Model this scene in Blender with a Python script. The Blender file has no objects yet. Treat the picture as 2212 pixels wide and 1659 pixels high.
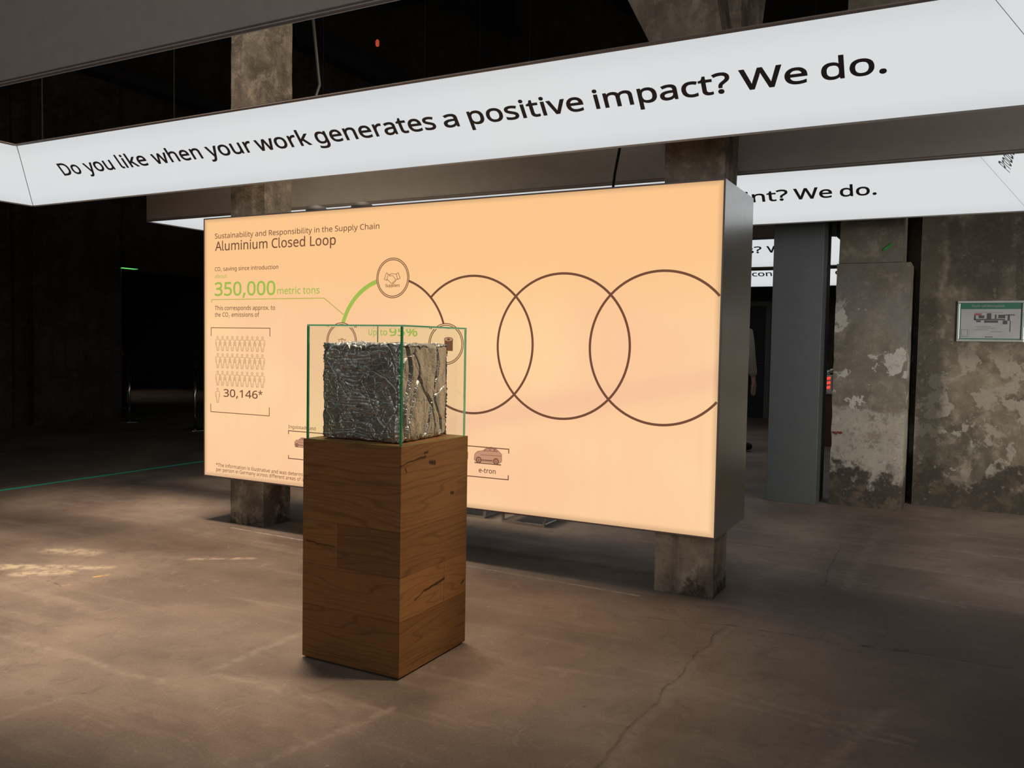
import bpy, bmesh, math, random
from mathutils import Vector, Matrix, noise
from mathutils.geometry import delaunay_2d_cdt
from math import sin, cos, pi, radians, sqrt

sc = bpy.context.scene
C = sc.collection
random.seed(7)
noise.seed_set(11)
S = 0.8125          # the layout below is in units of 0.8125 m; everything is brought to metres at the end

# ------------------------------------------------------------------ camera, world, exposure, lights
cam = bpy.data.cameras.new('camera')
cam.sensor_width = 36.0
cam.lens = 1823.08 / 2212.0 * 36.0
cam.clip_end = 200
camo = bpy.data.objects.new('camera', cam)
C.objects.link(camo)
_w = Vector((-0.4724, 0.8801, -0.0476)).normalized()
_r = Vector((0.8806, 0.4736, 0.0171)); _r = (_r - _w * _r.dot(_w)).normalized()
_u = _r.cross(_w)
camo.matrix_world = Matrix(((_r.x, _u.x, -_w.x, 1.3432), (_r.y, _u.y, -_w.y, -5.2414), (_r.z, _u.z, -_w.z, 1.6), (0, 0, 0, 1)))
sc.camera = camo

world = bpy.data.worlds.new('world')
sc.world = world
world.use_nodes = True
bg = world.node_tree.nodes['Background']
bg.inputs[0].default_value = (1.0, 0.92, 0.82, 1)
bg.inputs[1].default_value = 0.012

vs = sc.view_settings
vs.view_transform = 'Standard'
vs.look = 'None'
vs.exposure = 0.0
vs.gamma = 1.0
vs.use_curve_mapping = False

SIGN_STRENGTH = 0.745      # white light frames
SCREEN_STRENGTH = 1.0     # peach display wall


def area_light(name, loc, target, size, power, color, spread=180):
    l = bpy.data.lights.new(name, 'AREA')
    l.shape = 'DISK'; l.size = size; l.energy = power; l.color = color; l.spread = radians(spread)
    o = bpy.data.objects.new(name, l)
    o.location = loc
    d = Vector(target) - Vector(loc)
    o.rotation_euler = d.to_track_quat('-Z', 'Y').to_euler()
    C.objects.link(o)
    return o


def spot_light(name, loc, target, power, color, angle=50, blend=0.8, radius=0.1):
    l = bpy.data.lights.new(name, 'SPOT')
    l.energy = power; l.color = color; l.spot_size = radians(angle); l.spot_blend = blend; l.shadow_soft_size = radius
    o = bpy.data.objects.new(name, l)
    o.location = loc
    d = Vector(target) - Vector(loc)
    o.rotation_euler = d.to_track_quat('-Z', 'Y').to_euler()
    C.objects.link(o)
    return o


# unseen lights: lamps high in the hall, and fills added to brighten single parts
LIGHTS = [
    spot_light('hall_spot', (-3.6, 0.35, 10.0), (-3.6, -1.0, 0), 10500, (1.0, 0.80, 0.62), 40, 1.0, 1.1),
    spot_light('plinth_spot', (3.4, 0.2, 7.5), (-0.9, -1.75, 0.6), 1700, (1.0, 0.76, 0.52), 18, 1.0, 0.4),
    spot_light('column_spot', (-2.6, -6.0, 8.6), (-4.0, 0.0, 4.6), 420, (1.0, 0.9, 0.78), 15, .8, .2),  # spot added to lighten the left column above the frame
    spot_light('bracket_spot', (0.2, -6.0, 8.6), (-.7, 0.0, 4.6), 420, (1.0, 0.9, 0.78), 15, .8, .2),  # spot added to lighten the slanting bracket
    spot_light('aisle_spot', (3.6, 2.2, 9.5), (2.2, 2.4, 0), 900, (1.0, 0.93, 0.86), 36, 1.0, 0.7),
    spot_light('far_spot', (-20.0, 11.0, 6.0), (-19.0, 10.5, 0), 80, (1.0, 0.9, 0.75), 60, 1.0, 0.25),
    area_light('frames_behind_viewer', (0.5, -9.5, 3.2), (-.5, 0, 1.6), 4.0, 78, (1.0, 0.93, 0.85)),  # fill light standing in for unseen light frames behind the viewer
    spot_light('wall_spot', (6.4, -3.0, 2.5), (1.5, 4.4, .75), 850, (1.0, 0.95, 0.86), 24, 1.0, .5),  # added low on the right to brighten the lower part of the wall
    area_light('frames_to_the_right', (8.2, -3.2, 2.7), (1.5, 4.4, 2.0), 2.2, 36, (1.0, 0.93, 0.84), 58),  # unseen fill added for the right wall and the plinth's right side
]


# ------------------------------------------------------------------ shader helpers
class NT:
    def __init__(self, name):
        self.m = bpy.data.materials.new(name)
        self.m.use_nodes = True
        self.t = self.m.node_tree
        self.t.nodes.clear()
        self.out = self.t.nodes.new('ShaderNodeOutputMaterial')
        self._p = None

    def put(self, sock, v):
        if v is None:
            return
        if hasattr(v, 'is_output'):
            self.t.links.new(v, sock)
        else:
            if sock.type == 'RGBA' and not hasattr(v, '__len__'):
                v = (v, v, v, 1)
            elif sock.type == 'RGBA' and len(v) == 3:
                v = (*v, 1)
            elif sock.type == 'VECTOR' and not hasattr(v, '__len__'):
                v = (v, v, v)
            sock.default_value = v

    def node(self, typ, inputs=None, **props):
        n = self.t.nodes.new(typ)
        for k, v in props.items():
            setattr(n, k, v)
        for k, v in (inputs or {}).items():
            self.put(n.inputs[k], v)
        return n

    def math(self, op, a, b=0.0, c=None, clamp=False):
        n = self.node('ShaderNodeMath', {0: a, 1: b}, operation=op, use_clamp=clamp)
        if c is not None:
            self.put(n.inputs[2], c)
        return n.outputs[0]

    def pos(self):          # place in the layout's own units
        if self._p is None:
            g = self.node('ShaderNodeNewGeometry')
            n = self.node('ShaderNodeVectorMath', {0: g.outputs['Position'], 1: (1 / S, 1 / S, 1 / S)}, operation='MULTIPLY')
            self._p = n.outputs[0]
        return self._p

    def sep(self, v):
        return self.node('ShaderNodeSeparateXYZ', {0: v}).outputs

    def uv(self, name='UVMap'):
        return self.node('ShaderNodeUVMap', uv_map=name).outputs[0]

    def scale(self, v, s, off=(0, 0, 0)):
        n = self.node('ShaderNodeVectorMath', {0: v, 1: s, 2: off}, operation='MULTIPLY_ADD')
        return n.outputs[0]

    def noise(self, v, scale=5, detail=4, rough=.55, dist=0.0):
        n = self.node('ShaderNodeTexNoise', {'Vector': v, 'Scale': scale, 'Detail': detail, 'Roughness': rough, 'Distortion': dist})
        return n.outputs[0]

    def voronoi(self, v, scale=5, feature='F1', out='Distance'):
        n = self.node('ShaderNodeTexVoronoi', {'Vector': v, 'Scale': scale}, feature=feature)
        return n.outputs[out]

    def step(self, f, lo, hi):       # smooth 0..1 between lo and hi
        n = self.node('ShaderNodeMapRange', {0: f, 1: lo, 2: hi, 3: 0.0, 4: 1.0}, interpolation_type='SMOOTHSTEP')
        return n.outputs[0]

    def mix(self, f, a, b):
        n = self.node('ShaderNodeMix', data_type='RGBA')
        self.put(n.inputs[0], f); self.put(n.inputs[6], a); self.put(n.inputs[7], b)
        return n.outputs[2]

    def mul(self, a, b):
        n = self.node('ShaderNodeMix', data_type='RGBA', blend_type='MULTIPLY')
        n.inputs[0].default_value = 1
        self.put(n.inputs[6], a); self.put(n.inputs[7], b)
        return n.outputs[2]

    def bump(self, h, strength=.3, dist=.01, normal=None):
        n = self.node('ShaderNodeBump', {'Height': h, 'Strength': strength, 'Distance': dist})
        if normal is not None:
            self.put(n.inputs['Normal'], normal)
        return n.outputs[0]

    def principled(self, **kw):
        n = self.node('ShaderNodeBsdfPrincipled')
        for k, v in kw.items():
            self.put(n.inputs[k.replace('_', ' ')], v)
        return n.outputs[0]

    def done(self, shader):
        self.t.links.new(shader, self.out.inputs[0])
        return self.m


def seg_group():
    g = bpy.data.node_groups.new('segment_mask', 'ShaderNodeTree')
    for nm, st in (('P', 'NodeSocketVector'), ('A', 'NodeSocketVector'), ('B', 'NodeSocketVector'), ('W', 'NodeSocketFloat')):
        g.interface.new_socket(nm, in_out='INPUT', socket_type=st)
    g.interface.new_socket('Mask', in_out='OUTPUT', socket_type='NodeSocketFloat')
    i = g.nodes.new('NodeGroupInput'); o = g.nodes.new('NodeGroupOutput')

    def vm(op, a, b=None):
        n = g.nodes.new('ShaderNodeVectorMath'); n.operation = op
        g.links.new(a, n.inputs[0])
        if b is not None:
            g.links.new(b, n.inputs[1])
        return n

    def m(op, a, b, clamp=False):
        n = g.nodes.new('ShaderNodeMath'); n.operation = op; n.use_clamp = clamp
        for k, v in enumerate((a, b)):
            if hasattr(v, 'is_output'):
                g.links.new(v, n.inputs[k])
            else:
                n.inputs[k].default_value = v
        return n.outputs[0]
    pa = vm('SUBTRACT', i.outputs[0], i.outputs[1]).outputs[0]
    ba = vm('SUBTRACT', i.outputs[2], i.outputs[1]).outputs[0]
    t = m('DIVIDE', vm('DOT_PRODUCT', pa, ba).outputs['Value'], vm('DOT_PRODUCT', ba, ba).outputs['Value'], True)
    sc_ = g.nodes.new('ShaderNodeVectorMath'); sc_.operation = 'SCALE'
    g.links.new(ba, sc_.inputs[0]); g.links.new(t, sc_.inputs['Scale'])
    d = vm('LENGTH', vm('SUBTRACT', pa, sc_.outputs[0]).outputs[0]).outputs['Value']
    q = m('DIVIDE', d, i.outputs[3])
    g.links.new(m('SUBTRACT', 1.0, q, True), o.inputs[0])
    return g


SEG = seg_group()


def seg(nt, p, a, b, w):
    n = nt.node('ShaderNodeGroup', node_tree=SEG)
    a = (*a, 0) if len(a) == 2 else a
    b = (*b, 0) if len(b) == 2 else b
    nt.put(n.inputs[0], p); nt.put(n.inputs[1], a); nt.put(n.inputs[2], b); nt.put(n.inputs[3], w)
    return n.outputs[0]


def plain(name, col, rough=.5, metal=0.0, **kw):
    t = NT(name)
    p = t.pos()
    n = t.noise(p, 14, 3)
    c = t.mix(n, [x * .88 for x in col], [min(1, x * 1.12) for x in col])
    return t.done(t.principled(Base_Color=c, Roughness=rough, Metallic=metal, **kw))


def glow(name, col, strength):
    t = NT(name)
    e = t.node('ShaderNodeEmission', {'Color': col, 'Strength': strength})
    return t.done(e.outputs[0])


# ------------------------------------------------------------------ materials
def floor_material():
    t = NT('worn_concrete_floor')
    p = t.pos()
    flat = t.scale(p, (1, 1, 0))
    warp = t.noise(flat, 3.0, 4, .6)
    wv = t.node('ShaderNodeVectorMath', {0: flat, 1: t.scale(t.node('ShaderNodeTexNoise', {'Vector': flat, 'Scale': 4.0, 'Detail': 5.0}).outputs[1], (.10, .10, 0), (-.05, -.05, 0))}, operation='ADD').outputs[0]
    big = t.noise(flat, .55, 5, .6, .4)
    mid = t.noise(flat, 2.3, 6, .65, .3)
    fine = t.noise(flat, 28, 6, .7)
    streak = t.noise(t.scale(flat, (.35, 3.2, 1)), 2.2, 5, .6)
    streak2 = t.noise(t.scale(flat, (3.0, .4, 1)), 2.0, 5, .6)
    c = t.mix(t.step(big, .34, .66), (.145, .106, .083), (.32, .25, .197))
    c = t.mix(t.math('MULTIPLY', t.step(mid, .42, .70), .6), c, (.22, .165, .13))
    c = t.mix(t.math('MULTIPLY', t.step(streak, .50, .75), .45), c, (.36, .29, .23))
    c = t.mix(t.math('MULTIPLY', t.step(streak2, .55, .78), .30), c, (.14, .105, .082))
    c = t.mix(t.math('MULTIPLY', t.step(fine, .56, .78), .40), c, (.11, .085, .068))
    grit = t.noise(flat, 90, 4, .75)
    c = t.mix(t.math('MULTIPLY', t.step(grit, .54, .70), .38), c, (.10, .078, .06))
    c = t.mix(t.math('MULTIPLY', t.step(grit, .46, .34), .30), c, (.46, .38, .31))
    blot = t.noise(t.scale(flat, (1.2, 1, 1), (3.1, 7.7, 0)), 6.5, 6, .72, .8)
    c = t.mix(t.math('MULTIPLY', t.step(blot, .54, .64), .38), c, (.13, .10, .08))
    c = t.mix(t.math('MULTIPLY', t.step(blot, .42, .34), .25), c, (.40, .33, .26))
    # darker tone over the floor on the right side
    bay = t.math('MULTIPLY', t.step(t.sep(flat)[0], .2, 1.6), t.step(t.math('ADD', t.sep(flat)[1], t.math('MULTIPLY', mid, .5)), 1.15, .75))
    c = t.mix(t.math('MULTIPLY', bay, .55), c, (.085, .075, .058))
    # scuffs and chips
    chip = t.voronoi(t.scale(wv, (1, 1.3, 1)), 7.0)
    c = t.mix(t.math('MULTIPLY', t.step(t.math('ADD', chip, t.math('MULTIPLY', fine, .09)), .10, .07), .55), c, (.50, .42, .34))
    pit = t.voronoi(t.scale(wv, (1.2, 1, 1), (4.3, 1.7, 0)), 5.0)
    c = t.mix(t.math('MULTIPLY', t.step(t.math('ADD', pit, t.math('MULTIPLY', fine, .08)), .095, .065), .6), c, (.075, .06, .05))

    chunk = t.noise(flat, 16, 5, .7)

    def lines(L, col, k, vec=wv):
        nonlocal c
        acc = None
        for a, b, w in L:
            s = seg(t, vec, a, b, w)
            acc = s if acc is None else t.math('MAXIMUM', acc, s)
        f = t.math('MULTIPLY', t.step(acc, .0, .9), t.math('MULTIPLY', t.step(chunk, .34, .60), k), clamp=True)
        c = t.mix(f, c, col)
    # pale worn lines from old equipment, running with the building grid
    lines([((-4.2, -2.60), (-1.9, -2.62), .050), ((-1.75, -2.405), (-1.0, -2.397), .045), ((-1.81, -2.36), (-1.79, -1.70), .05),
           ((-.02, -1.32), (1.2, -1.47), .035), ((-.43, -1.526), (.25, -1.437), .030), ((.25, -1.437), (1.2, -1.55), .030),
           ((.729, 2.77), (.684, .749), .07), ((.85, 2.342), (2.4, 2.35), .035), ((-.135, 1.305), (1.4, .70), .030), ((-.3, 1.62), (1.9, 1.55), .04),
           ((-4.0, -1.221), (-3.44, -.853), .06), ((-2.163, -3.193), (-2.103, -2.944), .04), ((-.95, -2.95), (-.8, -2.3), .035), ((.85, -2.2), (1.1, -1.2), .05),
           ((-.225, -2.271), (-.211, -2.133), .006)], (.40, .33, .265), .42)
    lines([((-4.45, -1.80), (-4.12, -1.63), .13), ((-4.20, -1.86), (-3.97, -1.67), .10), ((-4.05, -1.56), (-3.86, -1.46), .09),
           ((-4.6, -1.35), (-4.3, -1.25), .14), ((-3.55, -1.0), (-3.2, -.75), .05)], (.56, .46, .33), .95)
    lines([((-1.772, -.101), (-.45, -.136), .022), ((-4.09, -.105), (-3.25, -.128), .02)], (.52, .47, .40), .9, flat)
    lines([((.216, -.45), (.201, -1.383), .035), ((.201, -1.383), (.211, -2.8), .045)], (.36, .30, .24), .6)
    lines([((-3.719, -1.647), (-3.684, -1.559), .018), ((-3.718, -1.899), (-3.688, -1.856), .016)], (.85, .50, .06), 1.0)
    # cracks
    lines([((.175, -.45), (.165, -1.383), .011), ((.165, -1.383), (.16, -2.8), .014), ((-.258, -.527), (.206, -.409), .012),
           ((.206, -.409), (.549, -.384), .014), ((.549, -.384), (.913, -.385), .016), ((.913, -.385), (1.6, -.33), .014),
           ((.503, 2.12), (.54, .724), .012), ((-3.9, -1.87), (-3.7, -1.92), .012), ((-4.4, -.09), (-.4, -.115), .010)], (.06, .048, .038), .7)
    lines([((.91, -.37), (.96, -.36), .03), ((1.05, -.35), (1.12, -.34), .035)], (.03, .025, .02), 1.0)
    h = t.math('ADD', t.math('MULTIPLY', fine, .5), mid)
    b = t.bump(h, .35, .012)
    r = t.math('ADD', t.math('MULTIPLY', mid, .35), .42)
    return t.done(t.principled(Base_Color=c, Roughness=r, Normal=b))


def concrete(name, base, light, dark, seed=0.0, flake=None, mould=None, amount=.55, vstreak=True, gray=None):
    """weathered cast concrete: stains, paint flakes and mould; the wall version also has shade painted in near its top"""
    t = NT(name)
    p = t.scale(t.pos(), (1, 1, 1), (seed, seed * .7, seed * .3))
    z = t.sep(t.pos())[2]
    big = t.noise(p, 1.3, 6, .65, .5)
    mid = t.noise(p, 5.0, 6, .7, .2)
    fine = t.noise(p, 32, 5, .7)
    st = t.noise(t.scale(p, (4.5, 4.5, .45)), 1.6, 5, .65)
    c = t.mix(t.step(big, .36, .64), dark, base)
    c = t.mix(t.math('MULTIPLY', t.step(mid, .48, .66), amount), c, light)
    if vstreak:
        c = t.mix(t.math('MULTIPLY', t.step(st, .50, .70), .55), c, dark)
    if gray:
        c = t.mix(t.math('MULTIPLY', t.step(t.noise(p, 1.0, 4, .6), .52, .6), .6), c, gray)
    if flake:
        col, lo, hi, th = flake
        band = t.math('MULTIPLY', t.step(z, lo, lo + .25), t.step(z, hi, hi - .25))
        f = t.noise(p, 3.4, 7, .62, .25)
        c = t.mix(t.math('MULTIPLY', band, t.step(f, th, th + .015)), c, col)
    if name.startswith('pillar'):          # coat of old limewash left on the lower metre
        f = t.math('ADD', z, t.math('MULTIPLY', t.noise(p, 2.6, 7, .7), .45))
        c = t.mix(t.math('MULTIPLY', t.step(f, 1.24, 1.20), t.step(t.noise(p, 7.0, 5, .7), .36, .50)), c, t.mix(mid, (.30, .27, .22), (.56, .51, .44)))
    if name.startswith('wall'):            # dark green stain by the pillar; patches higher up paint the wall top's shade
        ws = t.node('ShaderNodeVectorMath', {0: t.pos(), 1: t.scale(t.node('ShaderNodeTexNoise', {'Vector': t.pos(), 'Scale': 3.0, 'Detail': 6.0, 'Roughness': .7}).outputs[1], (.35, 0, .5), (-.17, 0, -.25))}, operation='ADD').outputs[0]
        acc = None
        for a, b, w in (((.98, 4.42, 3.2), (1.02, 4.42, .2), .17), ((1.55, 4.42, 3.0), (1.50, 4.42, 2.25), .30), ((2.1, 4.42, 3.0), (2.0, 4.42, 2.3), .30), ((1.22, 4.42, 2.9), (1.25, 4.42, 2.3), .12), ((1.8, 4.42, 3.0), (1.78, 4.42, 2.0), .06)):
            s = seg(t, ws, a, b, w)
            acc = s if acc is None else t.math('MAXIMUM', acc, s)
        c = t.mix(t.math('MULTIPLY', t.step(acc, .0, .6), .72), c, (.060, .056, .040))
    if mould:
        col, top = mould
        f = t.math('ADD', z, t.math('MULTIPLY', t.noise(p, 3.0, 6, .65), -1.3))
        k = t.step(f, top, top - .12)
        c = t.mix(t.math('MULTIPLY', k, .92), c, t.mix(t.step(mid, .5, .62), col, (.10, .075, .045)))
    grit = t.noise(p, 14, 6, .75)
    c = t.mix(t.math('MULTIPLY', t.step(grit, .54, .66), .45), c, dark)
    c = t.mix(t.math('MULTIPLY', t.step(grit, .42, .32), .35), c, light)
    c = t.mix(t.math('MULTIPLY', t.step(fine, .58, .74), .5), c, [x * .45 for x in dark])
    b = t.bump(t.math('ADD', mid, t.math('MULTIPLY', fine, .6)), .5, .02)
    return t.done(t.principled(Base_Color=c, Roughness=.88, Normal=b))


def oak_material():
    t = NT('oiled_oak_boards')
    uv = t.uv()
    tone = t.node('ShaderNodeVertexColor', layer_name='board').outputs[0]
    w = t.node('ShaderNodeTexNoise', {'Vector': t.scale(uv, (.8, 6, 1)), 'Scale': 1.2, 'Detail': 2.0, 'Roughness': .35}).outputs[0]
    gx = t.sep(uv)
    ring = t.math('ADD', t.math('MULTIPLY', gx[1], 26.0), t.math('MULTIPLY', w, 10.0))
    rings = t.math('ABSOLUTE', t.math('SINE', t.math('MULTIPLY', ring, 3.1)))
    grain = t.noise(t.scale(uv, (7, 210, 1)), 1.0, 5, .7)
    soft = t.noise(t.scale(uv, (2.5, 22, 1)), 1.5, 4, .6)
    pore = t.noise(t.scale(uv, (26, 420, 1)), 1.0, 3, .6)
    c = t.mix(soft, (.27, .122, .038), (.46, .23, .083))
    c = t.mix(t.math('MULTIPLY', t.step(rings, .5, .0), .38), c, (.095, .045, .016))
    c = t.mix(t.math('MULTIPLY', t.step(grain, .50, .72), .40), c, (.12, .055, .02))
    c = t.mix(t.math('MULTIPLY', t.step(pore, .58, .70), .45), c, (.07, .032, .012))
    # knots and drying cracks (u runs round the plinth from its left edge, v is height)
    wuv = t.node('ShaderNodeVectorMath', {0: uv, 1: t.scale(t.node('ShaderNodeTexNoise', {'Vector': uv, 'Scale': 14.0, 'Detail': 3.0}).outputs[1], (.022, .022, 0), (-.011, -.011, 0))}, operation='ADD').outputs[0]
    acc = None
    for a, b, wd in (((.592, 1.022), (.72, 1.037), .006), ((.72, 1.037), (.80, 1.044), .009), ((.63, 1.005), (.645, .985), .006),
                     ((.84, 1.012), (.88, 1.005), .018), ((.79, 1.06), (.82, 1.065), .010),
                     ((1.035, .832), (1.055, .828), .014), ((.72, .352), (.80, .378), .006), ((.80, .378), (.985, .397), .010),
                     ((.02, .598), (.205, .590), .005), ((1.15, .33), (1.17, .34), .010)):
        s = seg(t, wuv, a, b, wd)
        acc = s if acc is None else t.math('MAXIMUM', acc, s)
    c = t.mix(t.math('MULTIPLY', t.step(acc, .1, .75), .9), c, (.028, .016, .008))
    c = t.mul(c, tone)
    b = t.bump(t.math('ADD', grain, t.math('MULTIPLY', pore, .5)), .25, .003)
    return t.done(t.principled(Base_Color=c, Roughness=.62, Normal=b, Specular_IOR_Level=.35))


def bale_material():
    t = NT('crushed_aluminium')
    p = t.pos()
    n = t.noise(p, 9, 5, .6, .3)
    f = t.noise(t.scale(p, (1, 1, 2.2)), 60, 4, .6)
    c = t.mix(n, (.42, .41, .40), (.74, .72, .69))
    r = t.math('ADD', t.math('MULTIPLY', n, .26), .20)
    wv = t.node('ShaderNodeVectorMath', {0: p, 1: t.scale(t.node('ShaderNodeTexNoise', {'Vector': p, 'Scale': 16.0, 'Detail': 3.0}).outputs[1], (.07, .07, .07))}, operation='ADD').outputs[0]
    cr = t.step(t.voronoi(t.scale(wv, (1, 1, 1.6)), 20.0, 'DISTANCE_TO_EDGE'), 0.0, .06)
    b = t.bump(t.math('ADD', t.math('MULTIPLY', cr, .35), t.math('ADD', t.math('MULTIPLY', f, .35), n)), .40, .008)
    return t.done(t.principled(Base_Color=c, Metallic=.80, Roughness=r, Normal=b))


def lit_face_material():
    """backlit white fabric; the LED edges glow a little less than the middle"""
    t = NT('backlit_white_fabric')
    s = t.sep(t.uv())
    edge = t.math('MULTIPLY', t.step(s[1], 0.0, .22), t.step(s[1], 1.0, .72))
    k = t.math('ADD', t.math('MULTIPLY', edge, .09), .91)
    n = t.noise(t.scale(t.pos(), (.6, .6, .6)), 1.0, 2, .5)
    c = t.mix(n, (.90, .93, .985), (.985, 1.0, .975))
    e = t.node('ShaderNodeEmission', {'Color': c, 'Strength': t.math('MULTIPLY', k, SIGN_STRENGTH)})
    return t.done(e.outputs[0])


def screen_material():
    """backlit peach fabric with soft LED fall-off at the frame and faint vertical folds"""
    t = NT('backlit_peach_fabric')
    s = t.sep(t.uv())
    u, v = s[0], s[1]
    fold = t.noise(t.scale(t.uv(), (9.0, .35, 1)), 1.4, 3, .6)
    blotch = t.noise(t.scale(t.uv(), (.8, 1.0, 1)), .9, 2, .5)
    c = t.mix(t.math('MULTIPLY', t.step(blotch, .35, .65), 1.0), (.975, .585, .335), (1.0, .655, .345))
    c = t.mix(t.step(v, 1.55, 2.3), c, (.975, .575, .27))
    c = t.mix(t.math('MULTIPLY', t.step(fold, .48, .72), .22), c, (.97, .55, .33))
    sweep = seg(t, t.uv(), (2.45, .98), (4.7, 1.44), .16)  # soft diagonal shade painted into the fabric's glow
    c = t.mix(t.math('MULTIPLY', t.step(sweep, 0, 1), .55), c, (.90, .50, .33))
    ed = t.math('MINIMUM', t.math('MINIMUM', u, t.math('SUBTRACT', 4.537, u)), t.math('MINIMUM', t.math('SUBTRACT', v, .395), t.math('SUBTRACT', 2.642, v)))
    k = t.math('ADD', t.math('MULTIPLY', t.step(ed, .006, .055), .30), .70)
    e = t.node('ShaderNodeEmission', {'Color': c, 'Strength': t.math('MULTIPLY', k, SCREEN_STRENGTH)})
    return t.done(e.outputs[0])


def glass_material():
    t = NT('clear_glass')
    tr = t.node('ShaderNodeBsdfTransparent', {'Color': (.975, .99, .98)})
    gl = t.node('ShaderNodeBsdfGlossy', {'Color': (1, 1, 1), 'Roughness': .02})
    fr = t.node('ShaderNodeFresnel', {'IOR': 1.32})
    back = t.node('ShaderNodeNewGeometry').outputs['Backfacing']      # count each sheet's reflection once
    k = t.math('MULTIPLY', fr.outputs[0], t.math('SUBTRACT', 1.0, back))
    mx = t.node('ShaderNodeMixShader', {0: k, 1: tr.outputs[0], 2: gl.outputs[0]})
    return t.done(mx.outputs[0])


def glass_edge_material():
    t = NT('green_glass_edge')
    tl = t.node('ShaderNodeBsdfTranslucent', {'Color': (.30, .88, .62)})
    df = t.node('ShaderNodeBsdfGlossy', {'Color': (.4, .9, .7), 'Roughness': .3})
    mx = t.node('ShaderNodeMixShader', {0: .4, 1: tl.outputs[0], 2: df.outputs[0]})
    return t.done(mx.outputs[0])


M = {}
M['floor'] = floor_material()
M['column'] = concrete('column_concrete', (.44, .375, .285), (.68, .60, .48), (.13, .11, .085), 3.1, mould=((.05, .042, .03), -.56))
M['pillar'] = concrete('pillar_concrete', (.30, .26, .20), (.42, .37, .30), (.17, .15, .115), 8.4, flake=((.56, .53, .48), .3, 2.2, .55), mould=((.03, .024, .015), -.22), gray=(.20, .20, .19))
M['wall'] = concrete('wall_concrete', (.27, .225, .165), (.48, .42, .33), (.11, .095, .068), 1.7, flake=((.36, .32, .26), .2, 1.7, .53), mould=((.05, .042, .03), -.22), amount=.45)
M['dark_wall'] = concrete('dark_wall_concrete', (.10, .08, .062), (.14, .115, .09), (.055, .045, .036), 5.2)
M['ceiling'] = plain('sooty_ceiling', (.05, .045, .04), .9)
M['steel_dark'] = plain('dark_beam_paint', (.045, .042, .04), .7)
M['frame_grey'] = plain('grey_powder_coat', (.50, .475, .44), .55)
M['frame_trim'] = plain('anodised_trim', (.27, .23, .22), .5, .4)
M['seam'] = plain('black_seam', (.012, .011, .012), .8)
M['housing'] = plain('brushed_aluminium_housing', (.50, .51, .505), .27, .92)
M['clad'] = plain('anthracite_cladding', (.145, .16, .168), .5, .15)
M['lit'] = lit_face_material()
M['screen'] = screen_material()
M['ink'] = plain('black_ink', (.055, .045, .052), .6)
M['brown_ink'] = glow('backlit_brown_print', (.17, .072, .040), 1.0)
M['brown_fine'] = glow('backlit_fine_brown_print', (.26, .12, .055), 1.0)
M['green_ink'] = glow('backlit_green_print', (.36, .50, .08), 1.0)
M['green_fine'] = glow('backlit_fine_green_print', (.40, .40, .08), 1.0)
M['car_ink'] = glow('backlit_car_print', (.55, .28, .17), 1.0)
M['oak'] = oak_material()
M['bale'] = bale_material()
M['glass'] = glass_material()
M['glass_edge'] = glass_edge_material()
M['black'] = plain('matt_black', (.012, .012, .012), .7)
M['chrome'] = plain('chrome', (.75, .74, .72), .18, 1.0)
M['tape'] = plain('green_tape', (.05, .80, .50), .6)
M['door'] = plain('dark_door', (.018, .016, .014), .6)
M['door_frame'] = plain('door_frame_paint', (.16, .14, .12), .6)
M['sheet'] = plain('printed_sheet', (.42, .42, .43), .45)
M['sheet_green'] = plain('sheet_green', (.03, .17, .10), .5)
M['sheet_dark'] = plain('sheet_dark_print', (.07, .08, .08), .5)
M['sheet_red'] = plain('sheet_red_print', (.35, .10, .11), .5)
M['alu_frame'] = plain('snap_frame', (.45, .46, .45), .35, .7)
M['brown_wood'] = plain('brown_cabinet', (.14, .06, .03), .5)
M['white_plastic'] = plain('white_plastic', (.6, .6, .6), .4)
M['red_glow'] = glow('red_leds', (1.0, .05, .03), 1.6)
M['green_glow'] = glow('green_emergency_glow', (.16, .85, .2), 1.2)
M['skin'] = plain('skin', (.52, .33, .24), .55)
M['coat'] = plain('grey_coat', (.34, .31, .26), .8)
M['dark_cloth'] = plain('dark_clothing', (.012, .011, .012), .85)
M['hair'] = plain('dark_hair', (.03, .02, .015), .6)


# ------------------------------------------------------------------ mesh helpers
def link(name, bm, mat, parent=None, smooth=False, mats=None):
    me = bpy.data.meshes.new(name)
    bm.normal_update()
    bm.to_mesh(me); bm.free()
    for m in (mats or [mat]):
        me.materials.append(m)
    if smooth:
        for f in me.polygons:
            f.use_smooth = True
    o = bpy.data.objects.new(name, me)
    C.objects.link(o)
    if parent is not None:
        o.parent = parent
    return o


def BM():
    return bmesh.new()


def box(bm, x0, x1, y0, y1, z0, z1, bevel=0.0, mi=0):
    v = [bm.verts.new(p) for p in ((x0, y0, z0), (x1, y0, z0), (x1, y1, z0), (x0, y1, z0), (x0, y0, z1), (x1, y0, z1), (x1, y1, z1), (x0, y1, z1))]
    fs = [bm.faces.new([v[i] for i in q]) for q in ((3, 2, 1, 0), (4, 5, 6, 7), (0, 1, 5, 4), (1, 2, 6, 5), (2, 3, 7, 6), (3, 0, 4, 7))]
    for f in fs:
        f.material_index = mi
    if bevel:
        es = list({e for f in fs for e in f.edges})
        bmesh.ops.bevel(bm, geom=es, offset=bevel, segments=2, affect='EDGES', profile=.6)


def hull(bm, bottom, top):
    """prism between two loops with the same number of points"""
    a = [bm.verts.new(p) for p in bottom]; b = [bm.verts.new(p) for p in top]
    n = len(a)
    bm.faces.new(list(reversed(a))); bm.faces.new(b)
    for i in range(n):
        bm.faces.new((a[i], a[(i + 1) % n], b[(i + 1) % n], b[i]))


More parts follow.
